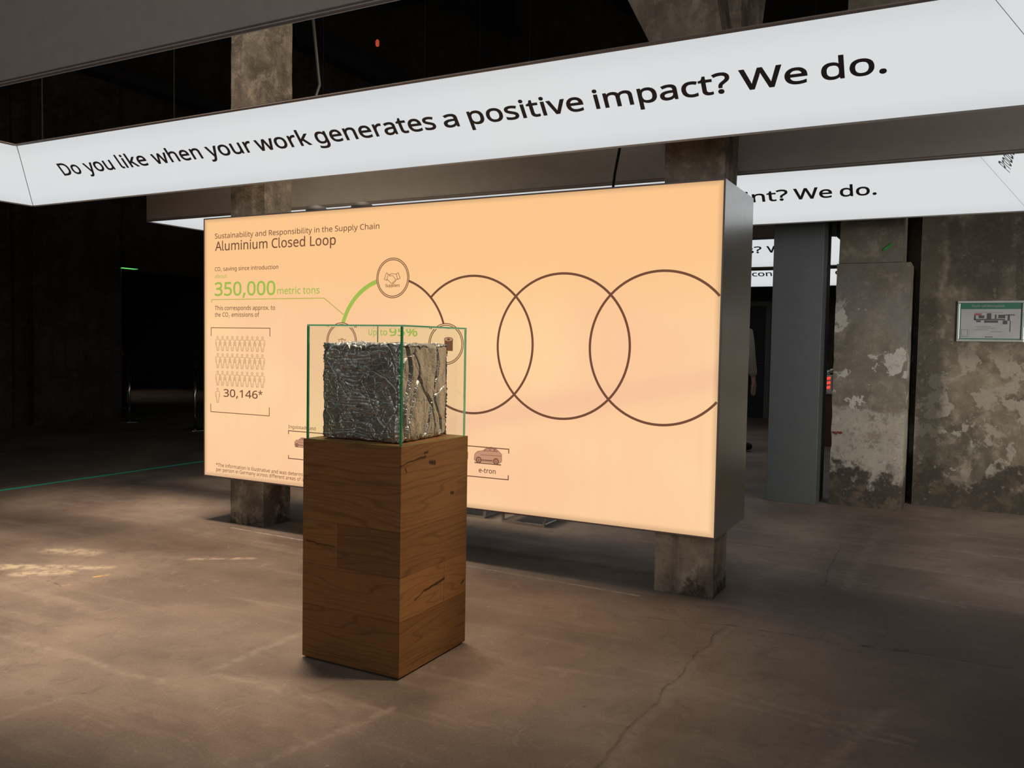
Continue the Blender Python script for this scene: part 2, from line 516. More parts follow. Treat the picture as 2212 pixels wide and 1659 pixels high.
def tube(bm, pts, r, n=8, cap=True):
    pts = [Vector(p) for p in pts]
    rings = []
    for i, p in enumerate(pts):
        d = (pts[min(i + 1, len(pts) - 1)] - pts[max(i - 1, 0)]).normalized()
        a = d.cross(Vector((0, 0, 1)) if abs(d.z) < .95 else Vector((1, 0, 0))).normalized()
        b = d.cross(a)
        rr = r[i] if hasattr(r, '__len__') else r
        rings.append([bm.verts.new(p + (a * cos(2 * pi * k / n) + b * sin(2 * pi * k / n)) * rr) for k in range(n)])
    for A, B in zip(rings, rings[1:]):
        for k in range(n):
            bm.faces.new((A[k], A[(k + 1) % n], B[(k + 1) % n], B[k]))
    if cap:
        bm.faces.new(list(reversed(rings[0]))); bm.faces.new(rings[-1])


def lathe(bm, prof, c, n=24):
    """prof: (radius, z) from bottom to top"""
    rings = [[bm.verts.new((c[0] + r * cos(2 * pi * k / n), c[1] + r * sin(2 * pi * k / n), c[2] + z)) for k in range(n)] for r, z in prof]
    for A, B in zip(rings, rings[1:]):
        for k in range(n):
            bm.faces.new((A[k], A[(k + 1) % n], B[(k + 1) % n], B[k]))
    bm.faces.new(list(reversed(rings[0]))); bm.faces.new(rings[-1])


def empty(name, loc=(0, 0, 0)):
    o = bpy.data.objects.new(name, None)
    o.empty_display_size = .2
    C.objects.link(o)
    o.location = loc
    return o


def thing(o, label, cat, group=None):
    o['label'] = label; o['category'] = cat
    if group:
        o['group'] = group
    return o


def struct(o):
    o['kind'] = 'structure'
    return o


def part(name, bm, mat, parent, smooth=False, label=None, mats=None):
    """child built in hall coordinates, parented without moving"""
    o = link(name, bm, mat, None, smooth, mats)
    off = parent.matrix_world.translation if parent.parent is None else None
    o.parent = parent
    base = Vector((0, 0, 0)); q = parent
    while q is not None:
        base += q.location; q = q.parent
    o.data.transform(Matrix.Translation(-base))
    if label:
        o['label'] = label
    return o



class Lettering:
    """printed text laid in a plane: o + x*X + y*Y, slightly proud of the face"""
    def __init__(self, o, X, Y, lift=.0015, thick=.0006):
        self.o = Vector(o); self.X = Vector(X); self.Y = Vector(Y); self.N = self.X.cross(self.Y)
        self.lift = lift; self.thick = thick; self.loops = []; self.bm = BM()

    @staticmethod
    def layout(s):
        x = 0; out = []
        for ch in s:
            rec = GLYPHS[ch].split('|')
            for l in rec[1:]:
                pts = []
                for i in range(0, len(l), 4):
                    a = AL.index(l[i]) * 64 + AL.index(l[i + 1]) - 200
                    b = AL.index(l[i + 2]) * 64 + AL.index(l[i + 3]) - 200
                    pts.append((x + a / 200, b / 200))
                out.append(pts)
            x += float(rec[0])
        return out

    def word(self, s, x0, x1, base, cap, bold=0.0):
        L = self.layout(s)
        xs = [p[0] for l in L for p in l]
        a, b = min(xs), max(xs)
        k = cap if x1 is None else (x1 - x0) / (b - a)
        self.fill([[(x0 + (px - a) * k, base + py * cap) for px, py in l] for l in L], bold)

    def fill(self, loops, bold=0.0):
        if bold:
            new = []
            for l in loops:
                l = [q for i, q in enumerate(l) if (Vector(q) - Vector(l[i - 1])).length > 1e-5]
                m = []
                for i, q in enumerate(l):
                    d1 = (Vector(q) - Vector(l[i - 1])).normalized(); d2 = (Vector(l[(i + 1) % len(l)]) - Vector(q)).normalized()
                    n1 = Vector((-d1.y, d1.x)); n2 = Vector((-d2.y, d2.x)); nn = n1 + n2
                    nn = nn.normalized() if nn.length > 1e-4 else n1
                    k = bold / max(.5, nn.dot(n1))
                    m.append((q[0] + nn.x * k, q[1] + nn.y * k))
                new.append(m)
            loops = new
        K = 100.0                       # triangulate at a comfortable scale, keep what has a winding
        vs_, es_ = [], []
        for l in loops:
            k0 = len(vs_)
            vs_ += [Vector((a * K, b * K)) for a, b in l]
            es_ += [(k0 + i, k0 + (i + 1) % len(l)) for i in range(len(l))]
        V_, E_, F_ = delaunay_2d_cdt(vs_, es_, [], 0, 1e-5)[:3]
        bv = {}
        for f in F_:
            cx = sum(V_[i].x for i in f) / 3 / K; cy = sum(V_[i].y for i in f) / 3 / K
            wn = 0
            for l in loops:
                for (ax, ay), (bx, by) in zip(l, l[1:] + l[:1]):
                    if ay <= cy < by or by <= cy < ay:
                        if ax + (cy - ay) / (by - ay) * (bx - ax) > cx:
                            wn += 1 if by > ay else -1
            if wn:
                for i in f:
                    if i not in bv:
                        bv[i] = self.bm.verts.new(self.o + self.X * (V_[i].x / K) + self.Y * (V_[i].y / K) + self.N * (self.lift + self.thick))
                self.bm.faces.new([bv[i] for i in f])

    def quad(self, x0, x1, y0, y1):
        self.poly([(x0, y0), (x1, y0), (x1, y1), (x0, y1)])

    def poly(self, pts):
        lo = [self.o + self.X * a + self.Y * b + self.N * (self.lift - self.thick) for a, b in pts]
        hi = [self.o + self.X * a + self.Y * b + self.N * (self.lift + self.thick) for a, b in pts]
        hull(self.bm, lo, hi)

    def path(self, pts, w, closed=False):
        """constant-width stroke, mitred"""
        n = len(pts)
        P = [Vector(p).to_2d() for p in pts]
        L = []
        for i in range(n):
            a = P[i - 1] if (closed or i > 0) else None
            b = P[(i + 1) % n] if (closed or i < n - 1) else None
            d1 = (P[i] - a).normalized() if a is not None else None
            d2 = (b - P[i]).normalized() if b is not None else None
            if d1 is None: d1 = d2
            if d2 is None: d2 = d1
            t = (d1 + d2)
            t = t.normalized() if t.length > 1e-6 else d1
            nn = Vector((-t.y, t.x))
            m = max(.35, nn.dot(Vector((-d1.y, d1.x))))
            L.append((P[i] + nn * (w / 2 / m), P[i] - nn * (w / 2 / m)))
        k = n if closed else n - 1
        z = [self.lift - self.thick, self.lift + self.thick]
        V = [[[self.bm.verts.new(self.o + self.X * q.x + self.Y * q.y + self.N * zz) for zz in z] for q in pr] for pr in L]
        for i in range(k):
            A, B = V[i], V[(i + 1) % n]
            for f in ((A[0][1], A[1][1], B[1][1], B[0][1]), (A[0][0], B[0][0], B[1][0], A[1][0]),
                      (A[0][0], A[0][1], B[0][1], B[0][0]), (A[1][0], B[1][0], B[1][1], A[1][1])):
                self.bm.faces.new(f)
        if not closed:
            for A in (V[0], V[-1]):
                self.bm.faces.new((A[0][0], A[1][0], A[1][1], A[0][1]))

    def arc(self, c, r, a0, a1, w, n=64, ry=None):
        ry = ry or r
        full = abs(a1 - a0) >= 359.9
        k = n if full else n + 1
        self.path([(c[0] + r * cos(radians(a0 + (a1 - a0) * i / n)), c[1] + ry * sin(radians(a0 + (a1 - a0) * i / n))) for i in range(k)], w, full)

    def done(self, name, mat, parent, label=None):
        return part(name, self.bm, mat, parent, False, label)


AL = '0123456789ABCDEFGHIJKLMNOPQRSTUVWXYZabcdefghijklmnopqrstuvwxyz-_'
GLYPHS = {
'%': '1.164|3_6J456I4B6H4H6F4M6C4Q674U624X5z4a5s4c5l4d5d4e5U4f5K4e5B4e524c4w4a4p4Y4i4U4c4R4X4M4T4H4P4C4N454M3_4L3u4M3o4N3j4P3e4T3a4X3W4c3T4i3Q4p3O4w3N523M5B3M5K3M5Y3O5l3R5v3W623Z673d6C3i6F3o6H3u6I|3_613w613r5_3o5x3l5s3j5m3h5e3g5V3g5K3g5A3h513j4v3l4o3n4l3p4i3r4g3u4e3x4d3_4d444e484g4C4j4F4o4H4v4J504K5A4K5K4K5V4J5e4H5m4F5s4C5x485_4461|5_6G4G383w385f6G|5v53605266516B4_6G4x6K4t6O4o6S4i6U4c6W4V6Y4N6Z4E6Z446Z3x6Y3o6W3g6V3Y6S3S6P3M6L3H6H3D6C39663760365v355p365j375d395Z3D5U3H5R3M5N3S5L3Y5J3g5H3o5G3x5G445H4I5J4V5M4f5Q4o5U4t5Y4x5d4_5i515o52|5v4n5q4m5m4k5i4h5f4c5d4W5c4O5b4F5b445b3w5c3m5d3f5f3Y5i3T5m3Q5q3O5v3N5-3O633Q663T693Y6C3e6D3m6E3v6F446E4F6D4O6C4W694c664h634k5-4m',
'*': '0.772|4Y6T4T5d5I5s5M5S4Z5O544i4i4V4K5G3_4V3c4i465O3J5S3N5s4D5d476T',
',': '0.375|3-3b3t3G3l2v3c2a3J2a3P2x3U3J3X3e3y3e',
'-': '0.451|3J483J4U4N4U4N48',
'.': '0.375|3S3N3S3S3T3W3V3Z3X3c3a3e3d3f3g3g3j3g3n3g3q3f3t3e3w3c3y3Z3-3W3_3S3_3N3_3I3-3E3y3B3w393t373q353n343j343g343d353a373X393V3B3T3E3S3I',
'0': '0.801|5Q4i5Q4W5Q4L5O4B5N415L3u5I3l5F3e5B3X573Q523L4z3G4t3C4m394e374W364O354H364A3743383z3B3u3E3p3I3i3O3c3X3X3g3T3r3Q413O4E3M4T3M4i3M4y3N5A3P5O3S5a3W5l3b5u3h603n673t6B3y6E426G496I4G6J4O6J4V6J4c6I4i6G4o6E4u6B4z6754605A5u5F5l5J5a5M5O5P5A5Q4y|3k4i3l4V3l4J3n483o3_3r3s3u3l3x3e403Z453V4A3S4H3R4O3Q4V3R4b3S4h3V4m3Z4q3e4u3k4x3s4z3-4_48514J514V524i514v51554_5G4z5Q4x5Y4u5g4q5m4m5r4h5v4b5y4V5-4O5-4H5-4A5y455v405r3x5m3u5g3r5Y3o5Q3n5G3l553l4v',
'1': '0.801|4h384J384J5K4J5Y4K5i4K5s4C5l435d3k5L3X5c4N6G4h6G',
'2': '0.801|5Q383L383L3S4A4H4Z4i4e4o4i4u4m4-4p534r594t5F4u5M4u5S4u5a4s5h4p5m4l5r4f5v4Z5y4T5z4L5-4E5z475z415x3x5v3s5s3m5p3h5l3b5h3O5x3S5_3W623a653f673k6A3p6C3u6E3z6G436H496I4F6J4L6J4U6I4c6H4k6F4r6C4y69516556605A5w5D5q5G5j5H5c5I5U5H5M5G5E5E575B50584v534p4_4i4v4b4p4U4j4N4c4G4U493r3W3r3U5Q3U',
'3': '0.801|5I5X5I5R5H5L5F5F5D5A5A555751534z4_4w4w4t4q4r4l4p4f4n4f4m4m4l4t4j4-4h534e584b5C4X5G4T5J4O5L4J5N4D5O475O415O3u5M3m5K3f5G3Y5C3R563M4_3H4t3D4k394a374O364C3544353y363r373k383e393X3B3R3D3L3G3L3d3R3a3Y3Y3f3V3m3T3t3S3-3R453Q4C3Q4K3Q4S3R4Z3T4f3V4k3X4p3a4s3e4v3i4y3n4z3s4-3x4-414-474z4D4x4I4u4M4q4P4m4S4h4V4b4X4U4Z4N4a4F4a464b3p4b3p4w474w4F4w4M4x4S4y4Y4-4e514i544m584p5C4s5G4t5L4v5Q4v5W4u5c4s5i4p5o4l5s4g5w4a5y4S5-4K5-4F5-4A5-465z415y3z5x3v5v3r5u3n5s3Y5j3M5-3R623Y663f693m6D3u6F416H4A6I4K6J4U6I4d6H4m6F4t6D4z69536557605B5x5E5r5G5l5I5e',
'4': '0.801|5Z3r553r55384k384k3r3E3r3E4A4i6H556H554C5Z4C|4k5B4k5O4k5Z4l5j4l5t4k5t4e5h4Y5X3c4C4k4C',
'5': '0.801|4L534V524e514n4_4v4y504u564p5B4k5G4e5K4X5M4P5O4H5O485O3-5M3r5J3i5F3a5A3T543N4-3I4s3D4j3A4Z374P364D3546353_363t373m383g3A3a3B3V3E3Q3G3Q3d3V3a3b3Y3h3W3o3U3v3S403R473Q4E3Q4L3Q4S3R4Y3T4e3V4j3X4n3b4r3f4v3j4y3o4-3u4_3-4_454_4C4-4H4y4N4w4R4t4W4p4Z4l4d4f4f4Z4h4T4j4L4k4D4k3x4j3h4g3U4o3c6G5A6G5A5w3x5w3s504352',
'6': '0.801|3N4T3O4c3O4l3P4t3Q503R583T5G3V5O3Y5V3b5d3f5k3j5q3o5w3u603-6445694C6C4L6F4U6H4e6I4p6J506I536I576H596H5C6G5C5x505-4q5_4g5-4Y5z4Q5x4J5u4D5r485n435i3_5d3y5X3v5Q3s5K3q5D3p553o4-3n4s3m4k3o4k3q4n3s4q3v4t3y4w404y434-48504C524H534M544R554X554f554n534v514_4-564w5B4r5G4m5K4f5N4Y5P4Q5R4I5R485R3-5P3r5N3i5J3b5F3T5A3N543I4z3D4s3A4k374b364R354K364E374738413B3x3E3r3H3m3M3h3R3d3X3Z3d3V3k3T3s3Q3_3P483O4J|4R3Q4X3Q4c3R4h3T4m3V4q3Y4u3b4x3f4-3k503q513w52415348524H504Q4z4X4v4d4s4g4o4j4j4l4e4n4Y4o4S4o4M4o4G4n4A4l454i404g3y4c3v4Z3s4V3p4Q3o4M3n4I3m4D3n493n443o3_3p3x3r3t3s3o3v3k3x3g3-3d413a453X493U4D3S4H3R4M3Q',
'9': '0.801|5Q4x5Q4o5P4g5O4X5N4P5M4G5K485I405F3v5C3n583g543a4_3U4v3O4p3K4i3F4a3C4S394J3749363-353n363b383b3T3m3Q3z3P473Q4F3R4N3T4U3W4a3Z4f3d4k3i4o3n4r3t4u3z4x444z4B4-4J4_4Q504Y514g4_4g4z4d4w4a4t4X4q4U4n4S4j4Q4f4O4b4M4W4L4R4K4L4J4F4J474J3_4L3u4N3n4Q3h4U3c4Z3X4e3T4l3Q4s3O4z3M563M5F3N5P3O5Z3Q5h3U5p3Y5x3e613k663q6B3y6E446H4D6I4M6J4T6I4a6H4g6G4m6D4s6A4y675162565z5A5t5E5n5I5f5K5Y5N5P5O5G5P55|4M5-4G5-4B5z465x425v3z5s3v5p3s5k3p5g3n5a3m5U3l5N3k5G3l563n4-3q4t3u4n3x4k3_4h444f494d4E4c4L4c4R4c4X4d4d4f4i4i4n4k4r4o4u4r4x4v4-4-4_525056515B515F505K4_5O4-5T4z5X4x5c4v5g4s5k4p5n4m5q4j5t4f5w4a5y4W5z4R5-',
'?': '0.608|3l483l4D3m4I3m4M3n4Q3p4U3q4Y3s4b3v4f3x4i3_4m434q474t4O574Q5A4T5D4V5G4W5J4X5M4Y5P4Z5T4Z5X4Y5e4X5j4U5o4Q5s4L5v4F5x495z415z3w5z3q5y3k5x3e5w3Z5u3U5s3P5q3K5n3B653H683N6A3U6D3a6F3h6H3p6I3w6J436J4B6I4J6H4Q6G4X6D4d6A4i664m614q5y4t5s4v5m4w5f4w5Y4w5S4v5M4u5H4s5C4q584n544k504h4y4P4i4L4e4H4b4E4Y4B4V494S474P464M454J444G434D4349434543403l40|3f3N3f3S3g3W3i3Z3k3c3m3e3p3f3t3g3w3g3-3g413f443e463c483Z4A3W4B3S4B3N4B3I4A3E483B4639443741353-343w343t343p353m373k393i3B3g3E3f3I',
'A': '0.895|5X3859463v463X3838384M6H4j6H5x38|4h5P4e5X4a5j4X5t4U5h4R5X4O5P424S514S',
'C': '0.885|4v5z4n5y4g5x4Z5w4S5t4M5q4G5m4B5i465d425Y3-5S3x5L3u5E3s563r4-3q4r3q4i3q4W3s4L3u4B3x41403v453n4B3h4I3b4Q3X4a3U4k3S4v3R4_3R553S5C3T5I3U5f3Z5f3D5Z3B5T3A5N385H375B3654364z354r354h364Y374P384H3B493E423I3x3M3r3R3m3X3h3d3d3k3Z3s3V423S4F3Q4T3P4i3P4t3R523T5C3V5M3Z5V3d5d3i5l3o5s3u5z3_6247674G6B4P6F4Z6H4k6I4v6J516J586I5G6H5N6G5U6E5a6C5h6A5m675c5o5Y5q5S5s5N5u5I5v5C5x565y4_5y',
'D': '1.022|634k634Z624P604F5-465x3-5t3s5o3k5j3e5e3Y5Y3S5R3O5J3J5B3G533D4w3B4m394c384R383Z383Z6G4X6G4h6G4q6F4z6D566B5E685L655S615Z5y5f5t5k5n5p5h5t5a5x5S5-5K605C6252634u|5f4j5e4w5d555a5G5W5P5R5X5L5e5E5j565o4z5s4p5u4f5w4T5w3y5w3y3U4O3U4b3U4m3W4x3Z553c5D3h5K3o5R3v5W415a4A5d4L5e4W',
'F': '0.727|3y383Z383Z6G5J6G5J5w3y5w3y4p5E4p5E4T3y4T',
'G': '1.02|4w4o5_4o5_3G5t3D5l3B5d395U385M375D3653354v354l364b374S384K3B4C3E453I3-3M3t3R3o3X3j3d3e3k3a3r3V413S4E3Q4T3P4i3P4s3Q503S593V5I3Y5Q3b5Y3g5g3l5n3q5t3x5y416249664H6A4P6D4Y6G4i6H4s6I516J596J5H6I5P6H5X6G5e6E5l6C5s6A5y675p5n5j5p5e5s5X5u5R5v5K5x5D5y565y4_5z4q5y4f5w4V5t4M5p4E5j475d415W3y5N3u5E3s533q4u3p4i3q4W3r4M3u4B3x42403v453o4C3h4J3b4S3X4c3U4o3S4_3R553R5B3R5G3S5L3S5c3W5c4R4w4R',
'I': '0.475|4R383J383J3N3h3S3h5y3J613J6G4R6G4R61445y443S4R3N',
'L': '0.734|3Z383Z6G3y6G3y3U5K3U5K38',
'O': '1.094|6I4i6H4X6G4M6E4C6C42683v643n603f5w3X5q3R5j3L5c3H5T3C5K395B3751364s354g364W374M394D3D443H3z3M3s3R3m3Y3g3f3c3n3Y3v3V423S4C3Q4M3P4X3P4j3Q4x3S593V5M3Z5Y3d5g3h5n3m5t3r5y3x624266496A4H6D4P6G4Y6I4i6J4s6J506J596I5H6G5Q6D5X6A5e665l625r5z5w5t5_5n635g675Y6C5M6F596H4x|3q4i3q4W3r4L3u4A3x413_3u443n4A3g4G3b4O3X4X3T4h3S4s3R503S5A3T5J3X5R3b5X3g5d3n5i3u5m415p4A5r4L5t4W5t4i5t4u5r545p5E5m5N5i5W5d5e5Y5k5R5p5J5u5A5x515y4s5z4h5y4X5x4O5u4G5p4A5k445e3_5W3x5O3u5E3r543q4u',
'P': '0.847|4O6G4b6G4m6E4w6C53695B655H615N5x5R5r5V5k5X5c5Z5U5Z5L5Z5F5Y595X535V4-5T4u5Q4p5M4k5I4f5D4b574X504U4v4R4n4P4e4N4U4M4J4M3y4M3y383Z383Z6G|4M5w3y5w3y4h4H4h4Q4i4Y4i4f4k4m4m4s4o4x4r4_4u534z56515857595D595K595Q585W565b545f515j4z5n4u5q4p5s4j5u4c5v4U5w',
'R': '0.871|4Q6G4c6G4n6E4x6C536A5B665H625N5z5R5t5V5m5X5f5Z5W5Z5N5Z5F5Y595W525T4z5Q4t5N4p5J4l5E4i5A4f554c504a4x4Y5o385L384a4R3y4R3y383Z383Z6G|4P5w3y5w3y4m4Q4m4Y4m4f4n4l4o4r4q4w4t4-4w514z54515656585B595G595M595S585Y565d545h515l4z5o4v5q4q5t4k5u4e5v4X5w',
'S': '0.769|5L3-5K3r5I3j5G3c5C3V573P513K4x3G4p3C4h394Y374O364D353u363p373k383f393b3A3X3B3T3C3Q3D3M3F3M3d3S3b3Y3Z3e3X3l3V3t3T3_3S463R4E3R4L3R4S3S4Y3T4d3V4i3X4m3a4q3d4s3g4v3k4w3o4x3t4x3x4x404w444v484t4C4r4F4n4I4k4L4f4O4Z4R4T4U4L4X4C4a464d404f3x4i3s4l3n4n3j4r3f4u3c4x3Z4_3W533U573S5B3R5G3Q5L3P5Q3P5W3P5e3R5l3T5r3X5x3b603h653n693t6D3_6F476H4G6I4P6J4X6J4e6I4m6H4t6G4-6E546C5A6A5G68585o535q4z5s4t5u4n5w4h5x4b5y4V5y4O5z4I5y4D5y485x435v3_5t3y5r3v5o3s5l3r5h3p5e3p5a3o5W3p5R3p5M3r5I3s5F3v5B3y584055445349504F4z4M4w4U4t4c4q4k4n4r4j4y4f524b574X5B4T5E4O5H4I5J4C5K45',
'T': '0.779|4Y384938495w3B5w3B6G5X6G5X5w4Y5w',
'U': '1.024|5x4F5x445v3x5t3o5p3f5k3X5e3Q5X3K5P3F5G3B56384w364j354X364N374D3A443E3y3J3r3Q3l3X3g3e3c3n3Z3w3Y443X4F3X6G3w6G3w4E3x463y3_3-3v403p433j473e4C3a4I3X4O3U4V3T4c3R4l3R4t3R4_3T563V5C3Y5I3b5M3f5Q3k5T3q5V3w5X405Y475Y4F5Y6G5x6G',
'W': '1.303|796G6K385w385J5B5G5N5D5Z5A5j595p585j565Z535N505A4Q3840383B6G3c6G454M48494B3z4D3n4E3c4G3o4J3-4M4B4P4N4y6G5M6G5x4M5_49623z643n663c683r6C456G4M6l6G',
'a': '0.786|4P5X4X5W4f5V4n5U4t5R4z5O515L555G595B5B555D4-5E4t5E4k5E384z384u3T4t3T4p3P4m3M4j3J4f3G4c3D4Y3B4U394Q384L374G364A3544353-353t363o383i3A3d3D3Y3G3U3K3R3P3O3U3M3a3L3g3L3o3L3v3N403P463T4B3X4G3d4K3j4O3q4R3z4U474W4H4X4T4Y4s4Y4s4h4s4q4q4x4o514k554g594a5B4U5C4N5D4H5D4C5C465B41593y573t563o533j513b5K3h5M3m5P3s5R3z5T435V4A5W4H5W|4W4H4J4G484E404B3v483q433n3-3l3u3k3n3l3i3m3d3p3Y3s3V3w3S3_3R443P4A3P4J3Q4R3S4Z3V4f3a4j3d4m3i4p3n4r3t4s3z4s444s4H',
'b': '0.861|3u5f3u5N3t5A3u5A3y5F405J455N4A5Q4G5T4N5V4V5W4d5X4m5W4u5U505S575O5E5J5K5D5P565T4-5X4r5Z4h5a4V5b4J5a475Z3x5X3n5T3e5P3W5K3P5E3J573E503A4u374m364d354V364N374G394A3C453F403J3y3N3u3R3s3R3n383W383W6T3u6T|4Z5C4R5C4K5B4F594A564553424_3_4w3y4q3x4j3v4c3v4T3u4K3u4J3v463x3w3-3n423e453a493W4F3T4L3R4S3Q4Z3Q4g3Q4m3R4r3T4w3W4-3a513e543k573q593x5A425B4A5B4J5B4S5A4b594i574p544v514-4-524w564r594l5B4f5C',
'c': '0.672|4S354I364937413A3v3D3n3I3h3O3b3V3W3d3S3m3Q3w3O463N4I3O4V3Q4h3T4s3X4_3c573i5E3o5K3w5P425S4B5V4K5W4U5X4Z5X4f5W4k5W4q5V4v5T4-5S525Q555P4-544k594g5A4b5B4X5B4T5B4M5B4F5A4958445540513y4z3u4u3s4o3q4h3o4a3n4S3n4J3n4A3o423q3x3s3q3u3k3y3f3_3b443X493U4F3S4L3R4S3Q4Y3R4d3R4j3S4n3T4s3U4w3W4_3X533Z533D4_3B4x3A4s384o374j364e364Y35',
'd': '0.861|4L354C3644373y3A3r3E3k3J3e3P3Z3W3V3e3S3n3P3x3O463N4J3O4V3P4g3S4r3V4-3Z563e5D3k5J3r5O3y5S445V4C5W4L5X4R5X4W5W4b5V4g5U4k5S4o5R4s5O4v5M4y5J4_5H515E545B555B555M545X546T5S6T5S385938553S543S513P4_3M4y3J4v3H4s3E4o3C4k3A4g384b374W364R35|4P3Q4W3Q4d3R4j3T4o3V4t3Z4w3d4_3k523t5342544E544J544W524h4_4r4x4-4t524p564k594e5B4X5C4P5C4I5C4D5B475943553-523x4z3s4q3p4g3o4V3n4I3o463p3w3s3n3x3e3-3a433W473T4D3R4J3Q',
'e': '0.79|4Q5X4Z5W4i5V4q5S4x5P525K575E5C585G515K4v5M4m5N4d5O4T5O4E3n4E3n463p3_3q3u3t3o3w3i3-3e423Z473W4D3U4J3S4Q3R4X3Q4e3Q4k3R4q3S4w3T503U553W5B3Y5H3b5H3F5B3D563B50394w384q374k364d354W354L364C37423A3w3E3o3J3h3P3c3W3X3e3T3n3Q3x3O463N4I3O4U3P4f3S4p3W4y3a553g5C3m5I3t5N3_5S475V4G5W|4Q5D4K5C4F5C4A5A455841553-513v4x3r4q3p4h3n4Y4-4Y4-4e4z4k4y4p4w4u4u4z4r514o544k574g5A4b5B4W5C',
'f': '0.482|4b5B3_5B3_383d383d5B3C5B3C5N3d5V3d5e3d5n3e5v3g613i673l6D3p6H3u6L3z6P436R496T4G6U4N6U4S6U4W6U4a6T4e6T4q6P4k664a694X694U6A4R6A4O6A4I6A4D6849654562435z415t405m3_5e3_5U4b5U',
'g': '0.861|4L5X4S5X4Z5W4g5U4m5R4s5O4x5K505G545A555A595U5S5U5S355S2x5R2o5O2f5L2Y5H2R5C2L562G4_2C4t294k274a254P254H254A2542263x273r283l2A3f2C3Z2E3Z2b3f2Y3l2W3r2U3y2S432R4B2Q4J2P4R2P4X2Q4d2Q4i2S4n2U4r2X4v2b4y2f4_2j512o532t542z54345439543J553S543S503N4x3I4s3E4m3B4g384a374T364L354C3643373x3A3q3E3k3J3e3Q3Z3X3V3f3S3o3P3y3O473N4J3O4U3P4f3S4p3V4y3Z543e5C3k5I3q5O3x5S435V4C5W|4O5C4I5C4D5B485843553_523x4z3u4u3s4o3p4h3o4a3n4R3n4J3n4A3o413p3w3r3p3u3j3x3e3_3a433W483T4D3R4J3Q4P3P4U3Q4a3Q4e3R4j3S4m3U4q3W4t3Z4w3c4y3f4_3j503n523s533x54405446544D544J544T534b524j504q4z4w4w4_4s534n564i594c5B4W5C',
'h': '0.866|3u5U3u5J3t593v593x5D3-5H415K455M495P4C5R4H5T4L5U4Q5V4U5W4Z5W4e5X4m5W4u5V4_5T565R5C5O5H5K5L5F5O595R535T4x5U4p5U4g5U385638564e564n544u514-4-534v574p5A4j5C4a5C4S5C4L5B4F594A564652424-3_4v3z4p3x4j3v4c3v4U3u4M3u383W383W6T3u6T',
'i': '0.361|3u5U3u383W383W5U|3i6M3l6M3o6L3q6K3s6J3u6G3w6E3w6B3x673w633w603u5z3s5x3q5v3o5u3l5t3i5t3f5t3d5u3a5v3Y5x3W5z3V603U633U673U6B3V6E3W6G3Y6J3a6K3d6L3f6M',
'k': '0.748|3u4k3u4Y3t4L3u4L3z4S444a4A4h4w5U5N5U4Q4U5R384z38494E3u3_3u383W383W6T3u6T',
'l': '0.361|3u383W383W6T3u6T',
'm': '1.31|655X6D5X6K5V6R5U6X5R6c5O6h5K6k5F6o596q536s4x6t4p6t4g6t386V386V4f6U4n6T4u6R4-6N536J576E5A685C605C5v5C5p5B5k595f575b535X505T4v5Q4m5O4c5O4R5O384_384_4f4_4k4-4p4z4u4y4y4w504u534r564o584k5A4g5B4c5C4X5C4P5C4J5B4D5949564552414-3-4v3y4q3x4j3v4c3v4U3u4M3u383W383W5U3q5U3t5A3v5A3x5D3-5H415K445N485P4C5R4G5T4K5U4O5W4S5W4X5X4b5X4j5X4r5V4y5T525R575N5C5J5G5E5J585K585O5E5T5J5Z5N5f5R5m5T5s5V5z5X',
'n': '0.866|4e5X4n5X4v5V505U565R5C5O5H5K5L5F5O595R535T4x5U4p5U4g5U385638564e564n544u514-4-534v574p5A4j5C4a5C4T5C4M5B4F594A564652424-3-4s3x4j3v4Y3u4M3u383W383W5U3q5U3t5A3v5A3x5D3-5H425K455N495P4D5R4H5T4M5U4Q5W4V5W4Z5X',
'o': '0.847|5Y4J5Y4A5X425W3w5T3o5R3h5N3b5K3V5F3Q5B3L553H503D4v3A4p384i364a364S354L364E364738413A3x3D3r3H3m3L3h3Q3d3V3Z3b3V3h3T3o3Q3w3P423O4A3N4J3O4V3Q4g3S4q3W4-3a563g5D3n5J3u5O405S495V4J5W4T5X4d5W4m5V4v5S515O595J5F5D5L565Q4-5T4q5W4g5Y4V|3n4J3n4B3o433p3x3s3r3u3l3x3f3_3b443X493U4F3R4M3Q4T3Q4a3Q4h3R4n3U4s3X4w3b4-3f523l543r563x5843594B594J594S584a564h544o514u4-4z4w524s554m584h5A4a5C4T5C4L5C4F5B495844553_523x4z3u4u3s4o3p4h3o4a3n4S',
'p': '0.861|4d5X4m5W4v5V505S575O5E5K5K5E5P575T4_5X4r5Z4h5a4W5b4J5a475Z3y5X3o5T3e5P3W5K3P5E3J583E503A4u374m364d354X354S364N374J384E3A4A3C473E433G403J3z3L3x3O3u3R3t3R3u3F3u323u253W253W5U3q5U3t5A3u5A3x5D3z5G405J435L475O4A5Q4E5S4I5U4N5V4S5W4X5X|4Z5C4S5C4L5B4F594A564653424_3_4x3z4r3x4l3w4e3v4X3u4O3u4J3v4A3v423x3x3y3q3_3k423f453a4A3W4F3T4L3R4S3Q4Z3Q4g3Q4m3S4r3U4w3X4-3b523g553m573s593z5A445B4B5B4K5B4W594h564q514z4-524w554r584l5B4f5C',
'r': '0.578|4c5X4l5X4t5V4q594i5A4a5B4W5A4S5A4O584K574G554C534950464z434v404r3-4n3y4j3w4e3v4Z3v4U3u4O3u383W383W5U3q5U3t533u533w573z5B405E435I475L4B5O4F5R4J5T4N5V4S5W4X5X',
